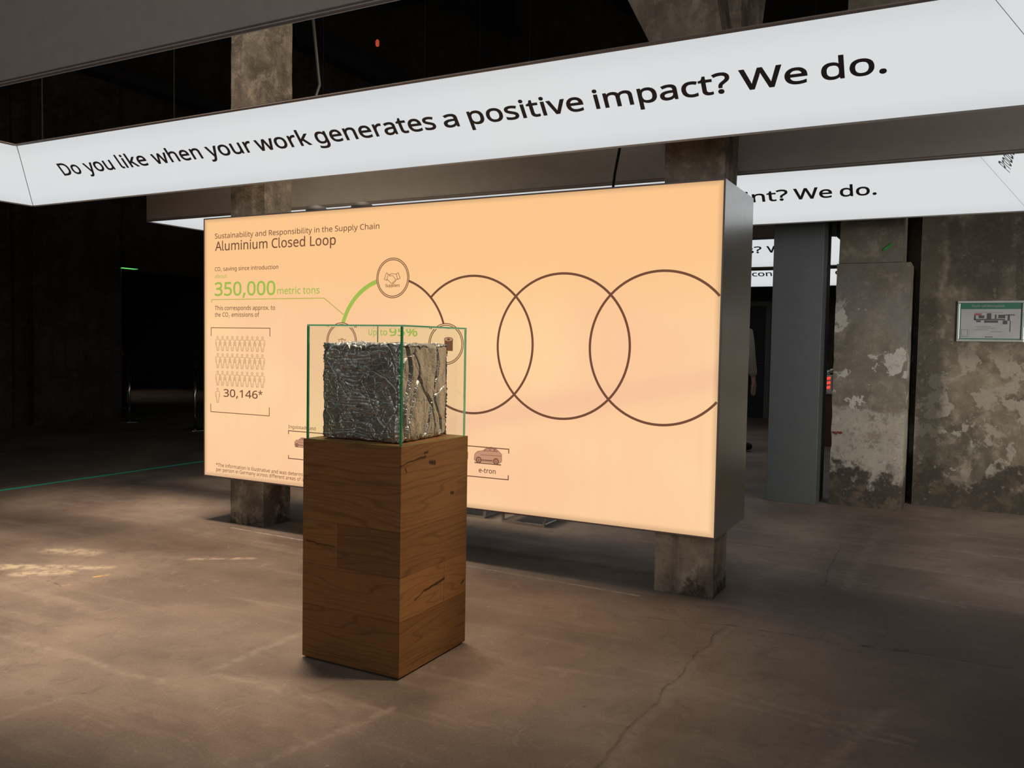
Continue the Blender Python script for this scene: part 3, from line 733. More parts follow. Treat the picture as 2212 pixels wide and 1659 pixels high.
's': '0.671|523n513g503a4z3U4w3P4s3K4n3G4i3D4c3A4V384N364F3646353-353t363n373h383b393W3B3R3D3N3F3N3b3R3Z3W3X3c3V3i3T3p3R3v3Q403P463P4F3P4M3R4T3S4X3V4b3Y4e3c4f3g4g3l4g3o4f3r4e3t4d3v4b3y4Y3-4V404S424N454I474C4A454C3-4F3t4I3n4L3i4O3d4Q3Z4U3V4X3S4b3P4f3O4k3N4p3M4v3N4_3O553Q5A3T5F3X5J3c5N3k5R3u5U435W4F5X4L5X4S5W4Y5V4e5U4k5T4q5R4v5P4-5N4s534n554i574d594Y5A4T5B4O5C4I5D4D5D465C405C3w5A3s583o553m523k4_3k4x3k4u3l4r3m4o3n4m3q4k3s4i3w4g3-4e424c484Z4E4X4K4U4R4R4Y4P4e4M4j4J4o4G4s4D4v494y454_41503y513t',
't': '0.506|4I3P4T3Q4d3S4d3A4b394Y384V374S364E35483542363z373u393p3C3l3F3h3J3e3N3b3T3Z3a3Y3h3Y3q3Y5B3C5B3C5N3Y5X3i613w613w5U4c5U4c5B3w5B3w3q3x3k3y3e3-3a413W453T493R4D3Q',
'u': '0.866|5T5U5T385938553S543S523O4_3L4y3I4u3F4q3D4m3B4i394e384Z374U364Q354L354C3644373z383t3B3n3E3i3I3e3N3a3T3Y3Z3W3h3V3p3U3y3U5U3t5U3t3-3u3r3v3k3y3e3_3Z443V4A3S4G3Q4O3Q4W3Q4d3R4k3T4p3W4t3Z4x3e4-3j513o523v54405448554G555U',
'v': '0.711|4138385U3Y5U4246473u4C3f4E3U4F3U4J3g4N3u4S464y5U5M5U4T38',
'w': '1.101|514T4z4e4w4p4u4z4s554r554q4z4n4p4l4e4h4T4G383q383B5U3b5U3v4E3-3-413k433X443X463g493r4B404E4A4f5U545U5U4A5Y3y5b3k5e3Y5f3Y5h3k5l3z5p4E685U6X5U5t385Q38',
'x': '0.741|434L3G5U3i5U4I4c4v5U5K5U4X4L5N384x384I443f383D38',
'y': '0.714|385U3Z5U4349483w4D3j4G3W4H3W4M3o4U494y5U5N5U4M2p4J2i4G2c4D2W4A2R462M422H3z2E3u2B3p283j263d253W253K253B273B2R3J2Q3S2P3W2P3a2Q3d2R3h2S3k2U3m2W3p2Z3r2b3u2f3w2i3x2m3z2q4537',
' ': '0.364',
}
GLYPHS['l'] = '.36|'+''.join(AL[(v + 200) // 64] + AL[(v + 200) % 64] for q in ((16,214),(37,214),(37,42),(41,25),(52,18),(64,18),(64,0),(48,-2),(28,5),(18,22),(16,40)) for v in q)



def uv_quad(bm, f, coords):
    uvl = bm.loops.layers.uv.new('UVMap') if not bm.loops.layers.uv else bm.loops.layers.uv[0]
    for l, c in zip(f.loops, coords):
        l[uvl].uv = c


# ------------------------------------------------------------------ the hall
def slab(name, *b, mat, bevel=0):
    bm = BM(); box(bm, *b)
    return struct(link(name, bm, M[mat]))


slab('floor', -27, 10, -11, 15, -.3, 0, mat='floor')
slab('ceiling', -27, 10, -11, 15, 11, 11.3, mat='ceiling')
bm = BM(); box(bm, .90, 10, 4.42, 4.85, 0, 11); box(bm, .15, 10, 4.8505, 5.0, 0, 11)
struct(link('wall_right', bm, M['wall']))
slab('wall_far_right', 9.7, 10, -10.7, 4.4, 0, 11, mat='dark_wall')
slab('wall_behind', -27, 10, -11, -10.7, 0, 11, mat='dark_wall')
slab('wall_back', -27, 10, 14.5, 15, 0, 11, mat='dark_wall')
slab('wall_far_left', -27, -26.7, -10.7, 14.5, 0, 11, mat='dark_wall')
# left wall with its wide opening and piers
bm = BM()
box(bm, -13.9, -13.3, -10.7, 5.77, 0, 11)
box(bm, -13.9, -13.3, 5.77, 14.5, 2.93, 11)
box(bm, -13.3, -13.12, 3.87, 5.62, 0, 11)
box(bm, -13.3, -13.15, 1.3, 3.5, 0, 11)
box(bm, -13.3, -13.15, 8.2, 9.0, 2.93, 11)
box(bm, -13.3, -13.15, 11.0, 11.8, 2.93, 11)
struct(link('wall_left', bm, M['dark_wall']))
for k, (y0, y1, z0, z1) in enumerate(((-8, 14.4, 8.6, 9.2), (-8, 14.4, 6.4, 6.6))):
    bm = BM(); box(bm, -13.1 + .0 * k, -12.75, y0, y1, z0, z1)
    struct(link('trim_%d' % (k + 1), bm, M['steel_dark']))
for k, x in enumerate((-9.5, -6.2, 2.6)):          # roof girders, almost lost in the dark
    bm = BM()
    box(bm, x, x + .35, -10.6, 14.4, 9.6, 9.75); box(bm, x, x + .35, -10.6, 14.4, 10.75, 10.9); box(bm, x + .15, x + .2, -10.6, 14.4, 9.75, 10.75)
    for j in range(9):
        y = -10 + j * 2.7
        hull(bm, [(x + .05, y, 9.75), (x + .3, y, 9.75), (x + .3, y + .15, 9.75), (x + .05, y + .15, 9.75)],
             [(x + .05, y + 1.2, 10.75), (x + .3, y + 1.2, 10.75), (x + .3, y + 1.35, 10.75), (x + .05, y + 1.35, 10.75)])
    thing(link('roof_girder', bm, M['steel_dark']), 'dark steel roof girder %s' % ('high above the left wall opening', 'high above the left end of the display wall', 'high above the right concrete wall')[k], 'girder', 'roof girders')

# door in the back wall, seen between display wall and grey pillar
bm = BM()
box(bm, -3.16, -3.05, 14.38, 14.49, 0, 2.66); box(bm, -2.68, -2.57, 14.38, 14.49, 0, 2.66); box(bm, -3.05, -2.68, 14.38, 14.49, 2.55, 2.66)
d = struct(link('door_1', bm, M['door_frame']))
bm = BM(); box(bm, -3.05, -2.68, 14.42, 14.48, 0, 2.55); part('door_leaf', bm, M['door'], d)
bm = BM(); tube(bm, [(-2.74, 14.42, 1.25), (-2.74, 14.36, 1.25), (-2.86, 14.36, 1.25)], .014); part('door_handle', bm, M['chrome'], d)

# ------------------------------------------------------------------ old concrete columns
def rough_box(x0, x1, y0, y1, z0, z1, step=.06, amp=.008, seed=0):
    bm = BM()
    box(bm, x0, x1, y0, y1, z0, z1)
    nz = max(1, int((z1 - z0) / step)); nx = max(1, int((x1 - x0) / step))
    def cuts(axis, a, b, n):
        for i in range(1, n):
            co = [0, 0, 0]; co[axis] = a + (b - a) * i / n
            no = [0, 0, 0]; no[axis] = 1
            bmesh.ops.bisect_plane(bm, geom=bm.verts[:] + bm.edges[:] + bm.faces[:], plane_co=co, plane_no=no)
    cuts(2, z0, z1, nz); cuts(0, x0, x1, nx); cuts(1, y0, y1, max(1, int((y1 - y0) / step)))
    for v in bm.verts:
        if z0 + .001 < v.co.z:
            n = noise.noise_vector(v.co * 7 + Vector((seed, 0, 0)))
            ed = (min(abs(v.co.x - x0), abs(v.co.x - x1)) < .001) + (min(abs(v.co.y - y0), abs(v.co.y - y1)) < .001)
            k = amp * (1.0 if ed == 2 else .35)
            cx, cy = (x0 + x1) / 2, (y0 + y1) / 2
            v.co.x -= math.copysign(abs(n.x) * k, v.co.x - cx) if ed else 0
            v.co.y -= math.copysign(abs(n.y) * k, v.co.y - cy) if ed else 0
    return bm


def column(x0, x1, label, haunch=None):
    e = thing(empty('concrete_column', ((x0 + x1) / 2, .195, 0)), label, 'column', 'old concrete columns carrying the display wall')
    bm = rough_box(x0, x1, .035, .36, 0, 11 if not haunch else 3.32, seed=x0)
    part('shaft', bm, M['column'], e)
    if haunch:
        bm = BM()
        hull(bm, [(x0, .035, 3.32), (x1, .035, 3.32), (x1, .36, 3.32), (x0, .36, 3.32)],
             [(-1.55, .035, 5.5), (-.42, .035, 5.5), (-.42, .6, 5.5), (-1.55, .6, 5.5)])
        hull(bm, [(-1.55, .035, 5.5), (-.42, .035, 5.5), (-.42, .6, 5.5), (-1.55, .6, 5.5)],
             [(-3.6, .035, 9.4), (-2.3, .035, 9.4), (-2.3, .6, 9.4), (-3.6, .6, 9.4)])
        part('bracket', bm, M['column'], e, label='slanting concrete bracket above the light frame')
        bm = BM()
        hull(bm, [(-.36, .37, 3.0), (-.02, .37, 3.0), (-.02, .70, 3.3), (-.36, .70, 3.3)],
             [(-.40, .37, 9.0), (-.06, .37, 9.0), (-.06, 3.4, 9.0), (-.40, 3.4, 9.0)])
        part('rear_bracket', bm, M['column'], e)
    return e


column(-.405, -.015, 'concrete column with slanting bracket behind the right end of the peach display wall', True)
column(-4.255, -3.865, 'straight concrete column behind the left end of the peach display wall')

e = thing(empty('concrete_pillar', (.48, 4.18, 0)), 'tall concrete pillar with flaking white paint and black mould at its foot', 'pillar')
part('lower_shaft', rough_box(.145, .835, 3.95, 4.84, 0, 2.47, .07, .02, 4), M['pillar'], e)
part('upper_shaft', rough_box(.165, .755, 3.965, 4.84, 2.475, 11, .3, .006, 9), M['pillar'], e)
bm = BM()
hull(bm, [(.570, 3.952, 2.60), (.585, 3.952, 2.585), (.665, 3.952, 2.645), (.655, 3.952, 2.665)], [(.570, 3.963, 2.60), (.585, 3.963, 2.585), (.665, 3.963, 2.645), (.655, 3.963, 2.665)])
part('spray_mark', bm, plain('bright_green_spray', (.03, .30, .04), .6), e, label='short bright green spray paint stroke')
bm = BM()
for x, z, r in ((.185, .745, .018), (.215, .752, .012), (.24, .748, .020), (.20, .735, .010), (.17, .75, .010)):
    lathe(bm, [(r, 0), (r * .8, .002)], (0, 0, 0), 9)
    for v in bm.verts[-18:] if hasattr(bm.verts, '__getitem__') and (bm.verts.ensure_lookup_table() is None) else []:
        v.co = Vector((x + v.co.x, 3.944 - v.co.z, z + v.co.y * .7))
part('paint_splash', bm, plain('dried_red_paint', (.20, .015, .015), .6), e, label='small dark red paint splash')

bm = BM(); box(bm, -.455, .04, 3.80, 4.31, 0, 3.45, .006)
thing(link('clad_pillar', bm, M['clad']), 'smooth anthracite clad pillar standing beside the flaking concrete pillar', 'pillar')

# ------------------------------------------------------------------ hanging light frames
SN, CS = sin(radians(47.2)), cos(radians(47.2))


def light_frame(x0, x1, y0, y1, label, texts, zb=2.8, h=.615, face_label=None):
    root = thing(empty('hanging_light_frame', ((x0 + x1) / 2, (y0 + y1) / 2, zb)), label, 'light frame', 'white light frames hanging in a row')
    c, dz = h * CS, h * SN
    cx, cy = (x0 + x1) / 2, (y0 + y1) / 2
    beams = {'far': ((x0, y1), (x1, y1), (0, -1)), 'near': ((x1, y0), (x0, y0), (0, 1)), 'right': ((x1, y1), (x1, y0), (-1, 0)), 'left': ((x0, y0), (x0, y1), (1, 0))}
    for nm, (a, b, n) in beams.items():
        a3, b3 = Vector((*a, zb)), Vector((*b, zb))
        X = (b3 - a3).normalized(); inn = Vector((*n, 0))
        Y = inn * CS + Vector((0, 0, SN)); N = X.cross(Y)
        L = (b3 - a3).length
        def at(u, v, w=0.0):
            return a3 + X * u + Y * v + N * w
        e_ = .0025
        bm = BM()
        tri = lambda s: [a3 + X * (e_ if s == 0 else L - e_), a3 + X * ((c + e_) if s == 0 else L - c - e_) + inn * c + Vector((0, 0, dz)), a3 + X * (e_ if s == 0 else L - e_) + Vector((0, 0, dz))]
        hull(bm, tri(0), tri(1))
        bmesh.ops.recalc_face_normals(bm, faces=bm.faces[:])
        beam = part('beam', bm, M['frame_grey'], root)
        # lit fabric
        bm = BM()
        g, top = .004, h - .022
        q = [(g + .007, .017), (L - g, .017), (L - top * CS - g, top), (top * CS + g + .005, top)]
        lo = [bm.verts.new(at(u, v, .0005)) for u, v in q]; hi = [bm.verts.new(at(u, v, .006)) for u, v in q]
        f = bm.faces.new(hi); uv_quad(bm, f, [(u, v / h) for u, v in q])
        fb = bm.faces.new(list(reversed(lo))); uv_quad(bm, fb, [(u, v / h) for u, v in reversed(q)])
        for i in range(4):
            j = (i + 1) % 4
            fs = bm.faces.new((lo[i], lo[j], hi[j], hi[i])); uv_quad(bm, fs, [(q[i][0], q[i][1] / h), (q[j][0], q[j][1] / h)] * 2)
        bmesh.ops.recalc_face_normals(bm, faces=bm.faces[:])
        part('lit_face', bm, M['lit'], beam)
        # trims
        bm = BM()
        hull(bm, [at(c + .01, h - .018, .0), at(L - c - .01, h - .018, .0), at(L - c - .01, h - .003, .0), at(c + .01, h - .003, .0)],
             [at(c + .01, h - .018, .009), at(L - c - .01, h - .018, .009), at(L - c - .01, h - .003, .009), at(c + .01, h - .003, .009)])
        o = -inn
        for z0_, z1_ in ((.004, .012), (.020, .026)):
            p = [a3 + X * .003 + Vector((0, 0, z0_)), b3 - X * .003 + Vector((0, 0, z0_)), b3 - X * .003 + Vector((0, 0, z1_)), a3 + X * .003 + Vector((0, 0, z1_))]
            hull(bm, p, [v + o * .004 for v in p])
        bmesh.ops.recalc_face_normals(bm, faces=bm.faces[:])
        part('edge_trim', bm, M['frame_trim'], beam)
        # dark mitre seam at the start corner
        bm = BM()
        for u0, u1, s in ((0.003, c + .003, 1),):
            q = [at(u0, 0, .004), at(u0 + s * .007, 0, .004), at(u1 + s * .007, h - .02, .004), at(u1, h - .02, .004)]
            hull(bm, q, [v + N * .003 for v in q])
        bmesh.ops.recalc_face_normals(bm, faces=bm.faces[:])
        part('mitre_seam', bm, M['seam'], beam)
        if nm in texts:
            T = Lettering(a3, X, Y, .0075, .0005)
            for s, u0, u1 in texts[nm]:
                T.word(s, u0 - a3.x if nm == 'far' else u0, u1 - a3.x if nm == 'far' else u1, .274, .113, .0034)
            T.done('lettering', M['ink'], beam)
    # suspension cables up to the roof
    for px, py in ((x0 + .3, y0 + .1), (x1 - .3, y0 + .1), (x0 + .3, y1 - .1), (x1 - .3, y1 - .1)):
        bm = BM(); tube(bm, [(px, py, zb + dz - .005), (px, py, 11.0)], .006, 6)
        part('suspension_cable', bm, M['steel_dark'], root)
    return root


light_frame(-6.37, 1.78, -2.77, -.37, 'nearest white light frame, lettered about positive impact, hanging above the wooden plinth',
            {'far': [('Do', -5.618, -5.372), ('you', -5.296, -4.948), ('like', -4.863, -4.534), ('when', -4.449, -3.914), ('your', -3.839, -3.376), ('work', -3.328, -2.82),
                     ('generates', -2.762, -1.758), ('a', -1.689, -1.583), ('positive', -1.497, -.71), ('impact?', -.632, .158), ('We', .217, .558), ('do.', .632, .936)],
             'right': [('C', .50, .64)]})
light_frame(-6.22, 1.78, .745, 3.225, 'second white light frame, lettered ...int? We do., hanging behind the peach display wall',
            {'far': [('footprint?', -1.32, -.186), ('We', -.126, .205), ('do.', .278, .58)], 'right': [('Produce', .80, 1.66)]})
light_frame(-5.6, .08, 4.36, 7.65, 'third white light frame lettered ...s? W, seen between display wall and anthracite pillar',
            {'far': [('benefits?', -2.42, -1.35), ('We', -1.27, -.93), ('do.', -.85, -.55)]})
light_frame(-7.0, .7, 8.17, 11.76, 'farthest white light frame lettered econ..., lowest in view beyond the anthracite pillar',
            {'far': [('economy?', -2.52, -1.42), ('We', -1.30, -.96), ('do.', -.86, -.55)]})

# ------------------------------------------------------------------ peach display wall
PX0, PX1, PZ0, PZ1, PT = -4.537, 0.0, .392, 2.640, .772
dw = thing(empty('display_wall', (-2.27, .19, .395)), 'large backlit peach display wall with interlocking rings, hung between two concrete columns', 'display wall')
bm = BM()
box(bm, PX0, PX1, .004, .026, PZ0, PZ1)                       # front tray
box(bm, PX0, PX1, PT - .02, PT, PZ0, PZ1)                         # back sheet
for xa, xb in ((PX0, PX0 + .012), (PX1 - .012, PX1)):
    box(bm, xa, xb, .026, PT - .02, PZ0, PZ1)
for xa, xb in ((PX0 + .012, -4.262), (-3.858, -.412)):          # top and bottom sheets leave the columns free
    for za, zb_ in ((PZ0, PZ0 + .012), (PZ1 - .012, PZ1)):
        box(bm, xa, xb, .026, .368, za, zb_)
for za, zb_ in ((PZ0, PZ0 + .012), (PZ1 - .012, PZ1)):
    box(bm, PX0 + .012, PX1 - .012, .368, PT - .02, za, zb_)
part('housing', bm, M['housing'], dw, label='grey aluminium housing')
bm = BM()
for b in ((PX0, PX1, PZ1 - .010, PZ1), (PX0, PX1, PZ0, PZ0 + .010), (PX0, PX0 + .010, PZ0 + .010, PZ1 - .010), (PX1 - .010, PX1, PZ0 + .010, PZ1 - .010)):
    box(bm, b[0], b[1], -.006, .004, b[2], b[3])
part('frame', bm, M['frame_trim'], dw)
bm = BM()
xa, xb, za, zb_ = PX0 + .0105, PX1 - .0105, PZ0 + .0105, PZ1 - .0105
box(bm, xa, xb, -.003, .0038, za, zb_)
uvl = bm.loops.layers.uv.new('UVMap') if not bm.loops.layers.uv else bm.loops.layers.uv[0]
for f in bm.faces:
    for l in f.loops:
        l[uvl].uv = (l.vert.co.x - PX0, l.vert.co.z)
screen = part('screen', bm, M['screen'], dw)


def sheet(lift=.0012):
    return Lettering((PX0, -.003, 0), (1, 0, 0), (0, 0, 1), lift, .0005)


T = sheet()
T.word('Sustainability and Responsibility in the Supply Chain', .136, 1.895, 2.461, .043, .0004)
T.word('Aluminium Closed Loop', .140, 1.47, 2.357, .077, .0010)
T.word('CO', .136, .199, 2.183, .033, .0004); T.word('2', .205, .218, 2.174, .020); T.word('saving since introduction', .238, .867, 2.183, .033, .0004)
T.word('This corresponds approx. to', .136, .833, 1.847, .036, .0004)
T.word('the', .136, .206, 1.790, .036, .0004); T.word('CO', .228, .294, 1.790, .036, .0004); T.word('2', .300, .314, 1.781, .021); T.word('emissions of', .336, .657, 1.790, .036, .0004)
T.word('30,146', .243, .640, 1.102, .064, .0012); T.word('*', .648, .695, 1.105, .064, .0006)
T.word('Ingolstadt', .986, 1.188, .874, .027, .0003); T.word('and', 1.212, 1.275, .874, .027, .0003)
T.word('e-tron', 2.809, 2.948, .668, .033, .0008)
T.word('*The information is illustrative and was determined', .150, 1.222, .487, .030, .0003)
T.word('per person in Germany across different areas of life', .154, 1.190, .447, .030, .0003)
T.done('lettering', M['brown_ink'], screen, 'dark brown printed text')
T = sheet()
T.word('about', .136, .280, 2.123, .031, .0003)
T.word('350,000', .136, .833, 1.972, .112, .0030)
T.word('metric tons', .858, 1.308, 1.976, .055, .0008)
T.word('Up', 1.802, 1.878, 1.648, .048, .0006); T.word('to', 1.912, 1.978, 1.648, .048, .0006); T.word('95%', 2.001, 2.257, 1.645, .063, .0018)
T.done('green_lettering', M['green_ink'], screen, 'green printed text')
# rings
R, ST = .4955, .0165
cs = [(2.018, 1.588), (2.7316, 1.588), (3.4447, 1.588), (4.1527, 1.588)]
T = sheet(.0024)
T.arc(cs[0], R, 90, -180, ST, 96)
th_ = math.degrees(math.acos((cs[1][0] - cs[0][0]) / 2 / R))
T.arc(cs[1], R, 180 - th_, -180 + th_, ST, 96)
T.arc(cs[2], R, 0, 360, ST, 96)
hi_ = math.degrees(math.acos((4.522 - cs[3][0]) / R))
T.arc(cs[3], R, hi_, 360 - hi_, ST, 96)
T.done('interlocking_rings', M['brown_ink'], screen, 'four interlocking brown rings')
T = sheet(.0026); T.arc(cs[0], R - .004, 180, 90, .034, 48)
T.done('green_arc', M['green_ink'], screen, 'thick green arc of the first ring')
T = sheet(.0012)
T.path([(.097, 1.912), (.097, 1.938), (1.356, 1.938), (1.553, 1.806)], .006)
T.done('green_pointer', M['green_fine'], screen, 'thin green pointer line')
# stations on the first ring: blank discs with a double outline
for cxy in ((2.028, 2.083), (1.538, 1.592), (2.514, 1.590)):
    T = sheet(.0034)
    T.poly([(cxy[0] + .152 * cos(2 * pi * k / 48), cxy[1] + .152 * sin(2 * pi * k / 48)) for k in range(48)])
    T.bm.normal_update()
    disc = T.done('station_disc', M['screen'], screen)
    me = disc.data; uvl = me.uv_layers.new(name='UVMap')
    for lp in me.loops:
        co = me.vertices[lp.vertex_index].co + Vector(dw.location)
        uvl.data[lp.index].uv = (co.x - PX0, co.z)
    T = sheet(.0046)
    T.arc(cxy, .150, 0, 360, .0062, 64); T.arc(cxy, .1375, 0, 360, .0062, 64)
    T.done('station_outline', M['brown_ink'], screen)
T = sheet(.0046)
def shp(c0, s, pts, w=.0038, closed=False):
    T.path([(c0[0] + px * s, c0[1] + py * s) for px, py in pts], w, closed)
hc = (2.024, 2.096)
shp(hc, .076, [(-1.0, -.28), (-.70, -.42), (-.50, .16), (-.72, .30)], .004, True) if False else None
shp(hc, .076, [(-.72, .36), (-.50, .22), (-.68, -.40), (-.98, -.27)], .004, True)
shp(hc, .076, [(.48, .22), (.72, .34), (.96, -.20), (.68, -.34)], .004, True)
shp(hc, .076, [(-.50, .16), (-.26, .18), (-.16, .26), (.10, .26), (.46, .17)])
shp(hc, .076, [(-.16, .26), (-.36, .07), (-.30, .01), (-.12, .07), (.06, .06), (.46, -.38), (.40, -.50), (.30, -.50)])
shp(hc, .076, [(.46, -.38), (.62, -.26)])
shp(hc, .076, [(-.62, -.28), (-.30, -.56), (-.04, -.76), (.08, -.72), (.30, -.56), (.40, -.50)])
for k in range(3):
    shp(hc, .076, [(.00 + .12 * k, -.60 + .10 * k), (.10 + .12 * k, -.70 + .10 * k)])
# bin pictogram and metal coil pictogram
bc = (1.542, 1.600)
shp(bc, .05, [(-.62, .15), (-.40, -1.0), (.40, -1.0), (.62, .15)], .004); shp(bc, .05, [(-.78, .18), (.78, .18)], .005); shp(bc, .05, [(-.20, .2), (-.20, .38), (.20, .38), (.20, .2)], .004)
shp(bc, .05, [(-.2, -.3), (0, -.02), (.2, -.3)], .004)
T.word('Suppliers', 1.962, 2.094, 2.016, .022, .0008)
T.done('pictograms', M['brown_fine'], screen)
T = sheet(.0046)
qc = (2.538, 1.600)
T.poly([(qc[0] - .036, qc[1] - .06), (qc[0] + .036, qc[1] - .06), (qc[0] + .036, qc[1] + .022), (qc[0] - .036, qc[1] + .022)])
T.done('coil_pictogram', M['brown_ink'], screen)
T = sheet(.0056)
T.poly([(qc[0] + .038 * cos(2 * pi * k / 24), qc[1] + .024 + .016 * sin(2 * pi * k / 24)) for k in range(24)])
T.done('coil_top', M['car_ink'], screen)
T = sheet(.0064)
T.arc((qc[0], qc[1] + .024), .037, 0, 360, .004, 24, .015); T.arc((qc[0], qc[1] + .024), .008, 0, 360, .008, 16, .004)
T.done('coil_outline', M['brown_ink'], screen)
# brackets
T = sheet()
T.path([(.091, 1.623), (.091, 1.695), (.777, 1.695), (.777, 1.625)], .006); T.path([(.086, 1.033), (.086, .963), (.772, .963), (.772, 1.035)], .006)
T.path([(.986, .825), (.986, .853), (3.052, .853), (3.052, .822)], .007); T.path([(.987, .650), (.987, .624), (3.052, .635), (3.052, .668)], .007)
T.done('brackets', M['brown_ink'], screen)
# 31 printed person pictograms
T = sheet()
def icon(px, py, k=1.0):
    T.arc((px, py + .116 * k), .0095, 0, 360, .0026, 14, .011)
    o = [(-.021, .097), (.021, .097), (.024, .090), (.025, .052), (.020, .049), (.0165, .049), (.0165, .036), (.010, .002), (-.010, .002), (-.0165, .036), (-.0165, .049), (-.020, .049), (-.025, .052), (-.024, .090)]
    T.path([(px + a, py + b * k) for a, b in o], .0024, True)
    T.path([(px - .0155, py + .078 * k), (px - .0155, py + .049 * k)], .0018); T.path([(px + .0155, py + .078 * k), (px + .0155, py + .049 * k)], .0018)
    T.path([(px, py + .038 * k), (px, py + .004)], .0018)
for row, zb2 in enumerate((1.496, 1.347, 1.195)):
    for k in range(10):
        icon(.171 + k * .0580, zb2)
icon(.170, 1.045)
T.done('person_icons', M['brown_fine'], screen, 'outline icons of standing people')
# printed cars
def car_print(px, pz, s):
    A = sheet(.0012)
    body = [(0, .14), (.02, .30), (.12, .40), (.33, .44), (.47, .55), (.62, .57), (.78, .54), (.92, .44), (1.0, .36), (1.0, .14), (.92, .08), (.06, .08)]
    A.poly([(px + a * s, pz + b * s) for a, b in body])
    A.done('car_body_print', M['car_ink'], screen)
    B = sheet(.0022)
    for wx in (.17, .80):
        B.arc((px + wx * s, pz + .13 * s), .085 * s, 0, 360, .035 * s, 24)
        for k in range(5):
            a = radians(72 * k + 18)
            B.path([(px + wx * s, pz + .13 * s), (px + wx * s + .07 * s * cos(a), pz + .13 * s + .07 * s * sin(a))], .014 * s)
    B.path([(px + a * s, pz + b * s) for a, b in body], .012 * s, True)
    for w in ([(.36, .43), (.49, .52), (.56, .53), (.56, .44)], [(.59, .44), (.59, .53), (.72, .52), (.72, .44)], [(.74, .44), (.75, .52), (.84, .44)]):
        B.path([(px + a * s, pz + b * s) for a, b in w], .014 * s, True)
    B.path([(px + .28 * s, pz + .14 * s), (px + .68 * s, pz + .14 * s)], .03 * s); B.path([(px + .24 * s, pz + .30 * s), (px + .98 * s, pz + .31 * s)], .012 * s)
    B.path([(px + .02 * s, pz + .035 * s), (px + .98 * s, pz + .035 * s)], .035 * s)
    B.done('car_line_print', M['brown_ink'], screen)
car_print(1.052, .721, .15)
car_print(2.50, .728, .215)
car_print(2.768, .728, .228)

for xx, lab in ((-3.44, 'left of two black domed fittings on the display wall top edge'), (-2.965, 'right of two black domed fittings on the display wall top edge')):
    bm = BM(); lathe(bm, [(.10, 0), (.095, .035), (.07, .062), (.03, .075)], (xx, .20, PZ1 + .001), 20)
    for v in bm.verts: v.co.x = xx + (v.co.x - xx) * .95
    thing(link('domed_fitting', bm, M['black'], None, True), lab, 'fitting', 'black fittings on the display wall')
bm = BM(); tube(bm, [(-.79, .25, 3.23), (-.80, .34, 3.15), (-.868, .345, 2.80), (-.885, .345, 2.644)], .010, 8)
thing(link('power_cable', bm, M['black'], None, True), 'black cable hanging from above to the display wall top', 'cable')

bm = BM(); tube(bm, [(-4.0, .62, 10.99), (-3.93, .61, 5.4), (-3.851, .6, 4.44), (-3.772, .6, 3.85), (-3.70, .3, 3.30), (-3.70, -.36, 3.262)], .014, 8)
thing(link('feed_cable', bm, M['black'], None, True), 'black cable slanting down beside the left concrete column to the nearest light frame', 'cable')
e = thing(empty('indicator_lamp', (-8.82, 8.0, 7.25)), 'tiny dim red lamp hanging high in the dark roof space', 'lamp')
bm = BM(); lathe(bm, [(.02, 0), (.035, .02), (.035, .10), (.015, .13)], (-8.82, 8.0, 7.25), 12); part('lens', bm, glow('dim_red_lamp', (.40, .06, .025), 1.0), e, True, 'dim red lens')
bm = BM(); tube(bm, [(-8.82, 8.0, 7.38), (-8.82, 8.0, 10.995)], .008, 6); part('cord', bm, M['black'], e)

# ------------------------------------------------------------------ wooden plinth
QX0, QX1, QY0, QY1, QZ = -1.5555, -.9585, -2.0335, -1.4365, 1.1106
pl = thing(empty('plinth', ((QX0 + QX1) / 2, (QY0 + QY1) / 2, 0)), 'tall oak plank plinth carrying the crushed metal bale in a glass case', 'plinth')
bm = BM(); box(bm, QX0 + .012, QX1 - .012, QY0 + .012, QY1 - .012, 0, .012); part('base', bm, M['black'], pl, label='black recessed foot')
rows = [.010, .053, .279, .489, .707, .909, QZ]
tones = {0: (.66, .66), 1: (.66, .68), 2: (.76, .96), 3: (.74, .74), 4: (.80, .84), 5: (.80, .86)}
bm = BM()
uvl = bm.loops.layers.uv.new('UVMap') if not bm.loops.layers.uv else bm.loops.layers.uv[0]
col = bm.loops.layers.float_color.new('board')
def board(pts, uvs, tone, du):
    f = bm.faces.new([bm.verts.new(p) for p in pts])
    for l, q in zip(f.loops, uvs):
        l[uvl].uv = (q[0], q[1]); l[col] = (tone, tone * random.uniform(.985, 1.0), tone * .97, 1)
g = .0012
Wd = QX1 - QX0
for k in range(6):
    z0_, z1_ = rows[k], rows[k + 1] - g
    for side, org, ax, u0 in ((0, (QX0, QY0), (1, 0), 0.0), (1, (QX1, QY0), (0, 1), .597), (2, (QX1, QY1), (-1, 0), 1.194), (3, (QX0, QY1), (0, -1), 1.791)):
        splits = [0, Wd]
        tn = tones[k][min(side, 1)]; tl = [tn]
        if k == 3 and side == 0: splits = [0, .223, Wd]; tl = [.84, .60]
        if k == 2 and side == 1: splits = [0, .383, Wd]; tl = [.98, .94]
        for (a, b), tt in zip(zip(splits, splits[1:]), tl):
            a2, b2 = a, b - (g if b < Wd else 0)
            P = lambda u, z: (org[0] + ax[0] * u, org[1] + ax[1] * u, z)
            board([P(a2, z0_), P(b2, z0_), P(b2, z1_), P(a2, z1_)], [(u0 + a2, z0_), (u0 + b2, z0_), (u0 + b2, z1_), (u0 + a2, z1_)], tt, 0)
part('body', bm, M['oak'], pl)
bm = BM(); box(bm, QX0 + .0015, QX1 - .0015, QY0 + .0015, QY1 - .0015, .0105, QZ - .006); part('core', bm, M['seam'], pl, label='dark joints between the boards')
bm = BM()
box(bm, QX0 + .0005, QX1 - .0005, QY0 + .0005, QY1 - .0005, QZ - .0055, QZ)
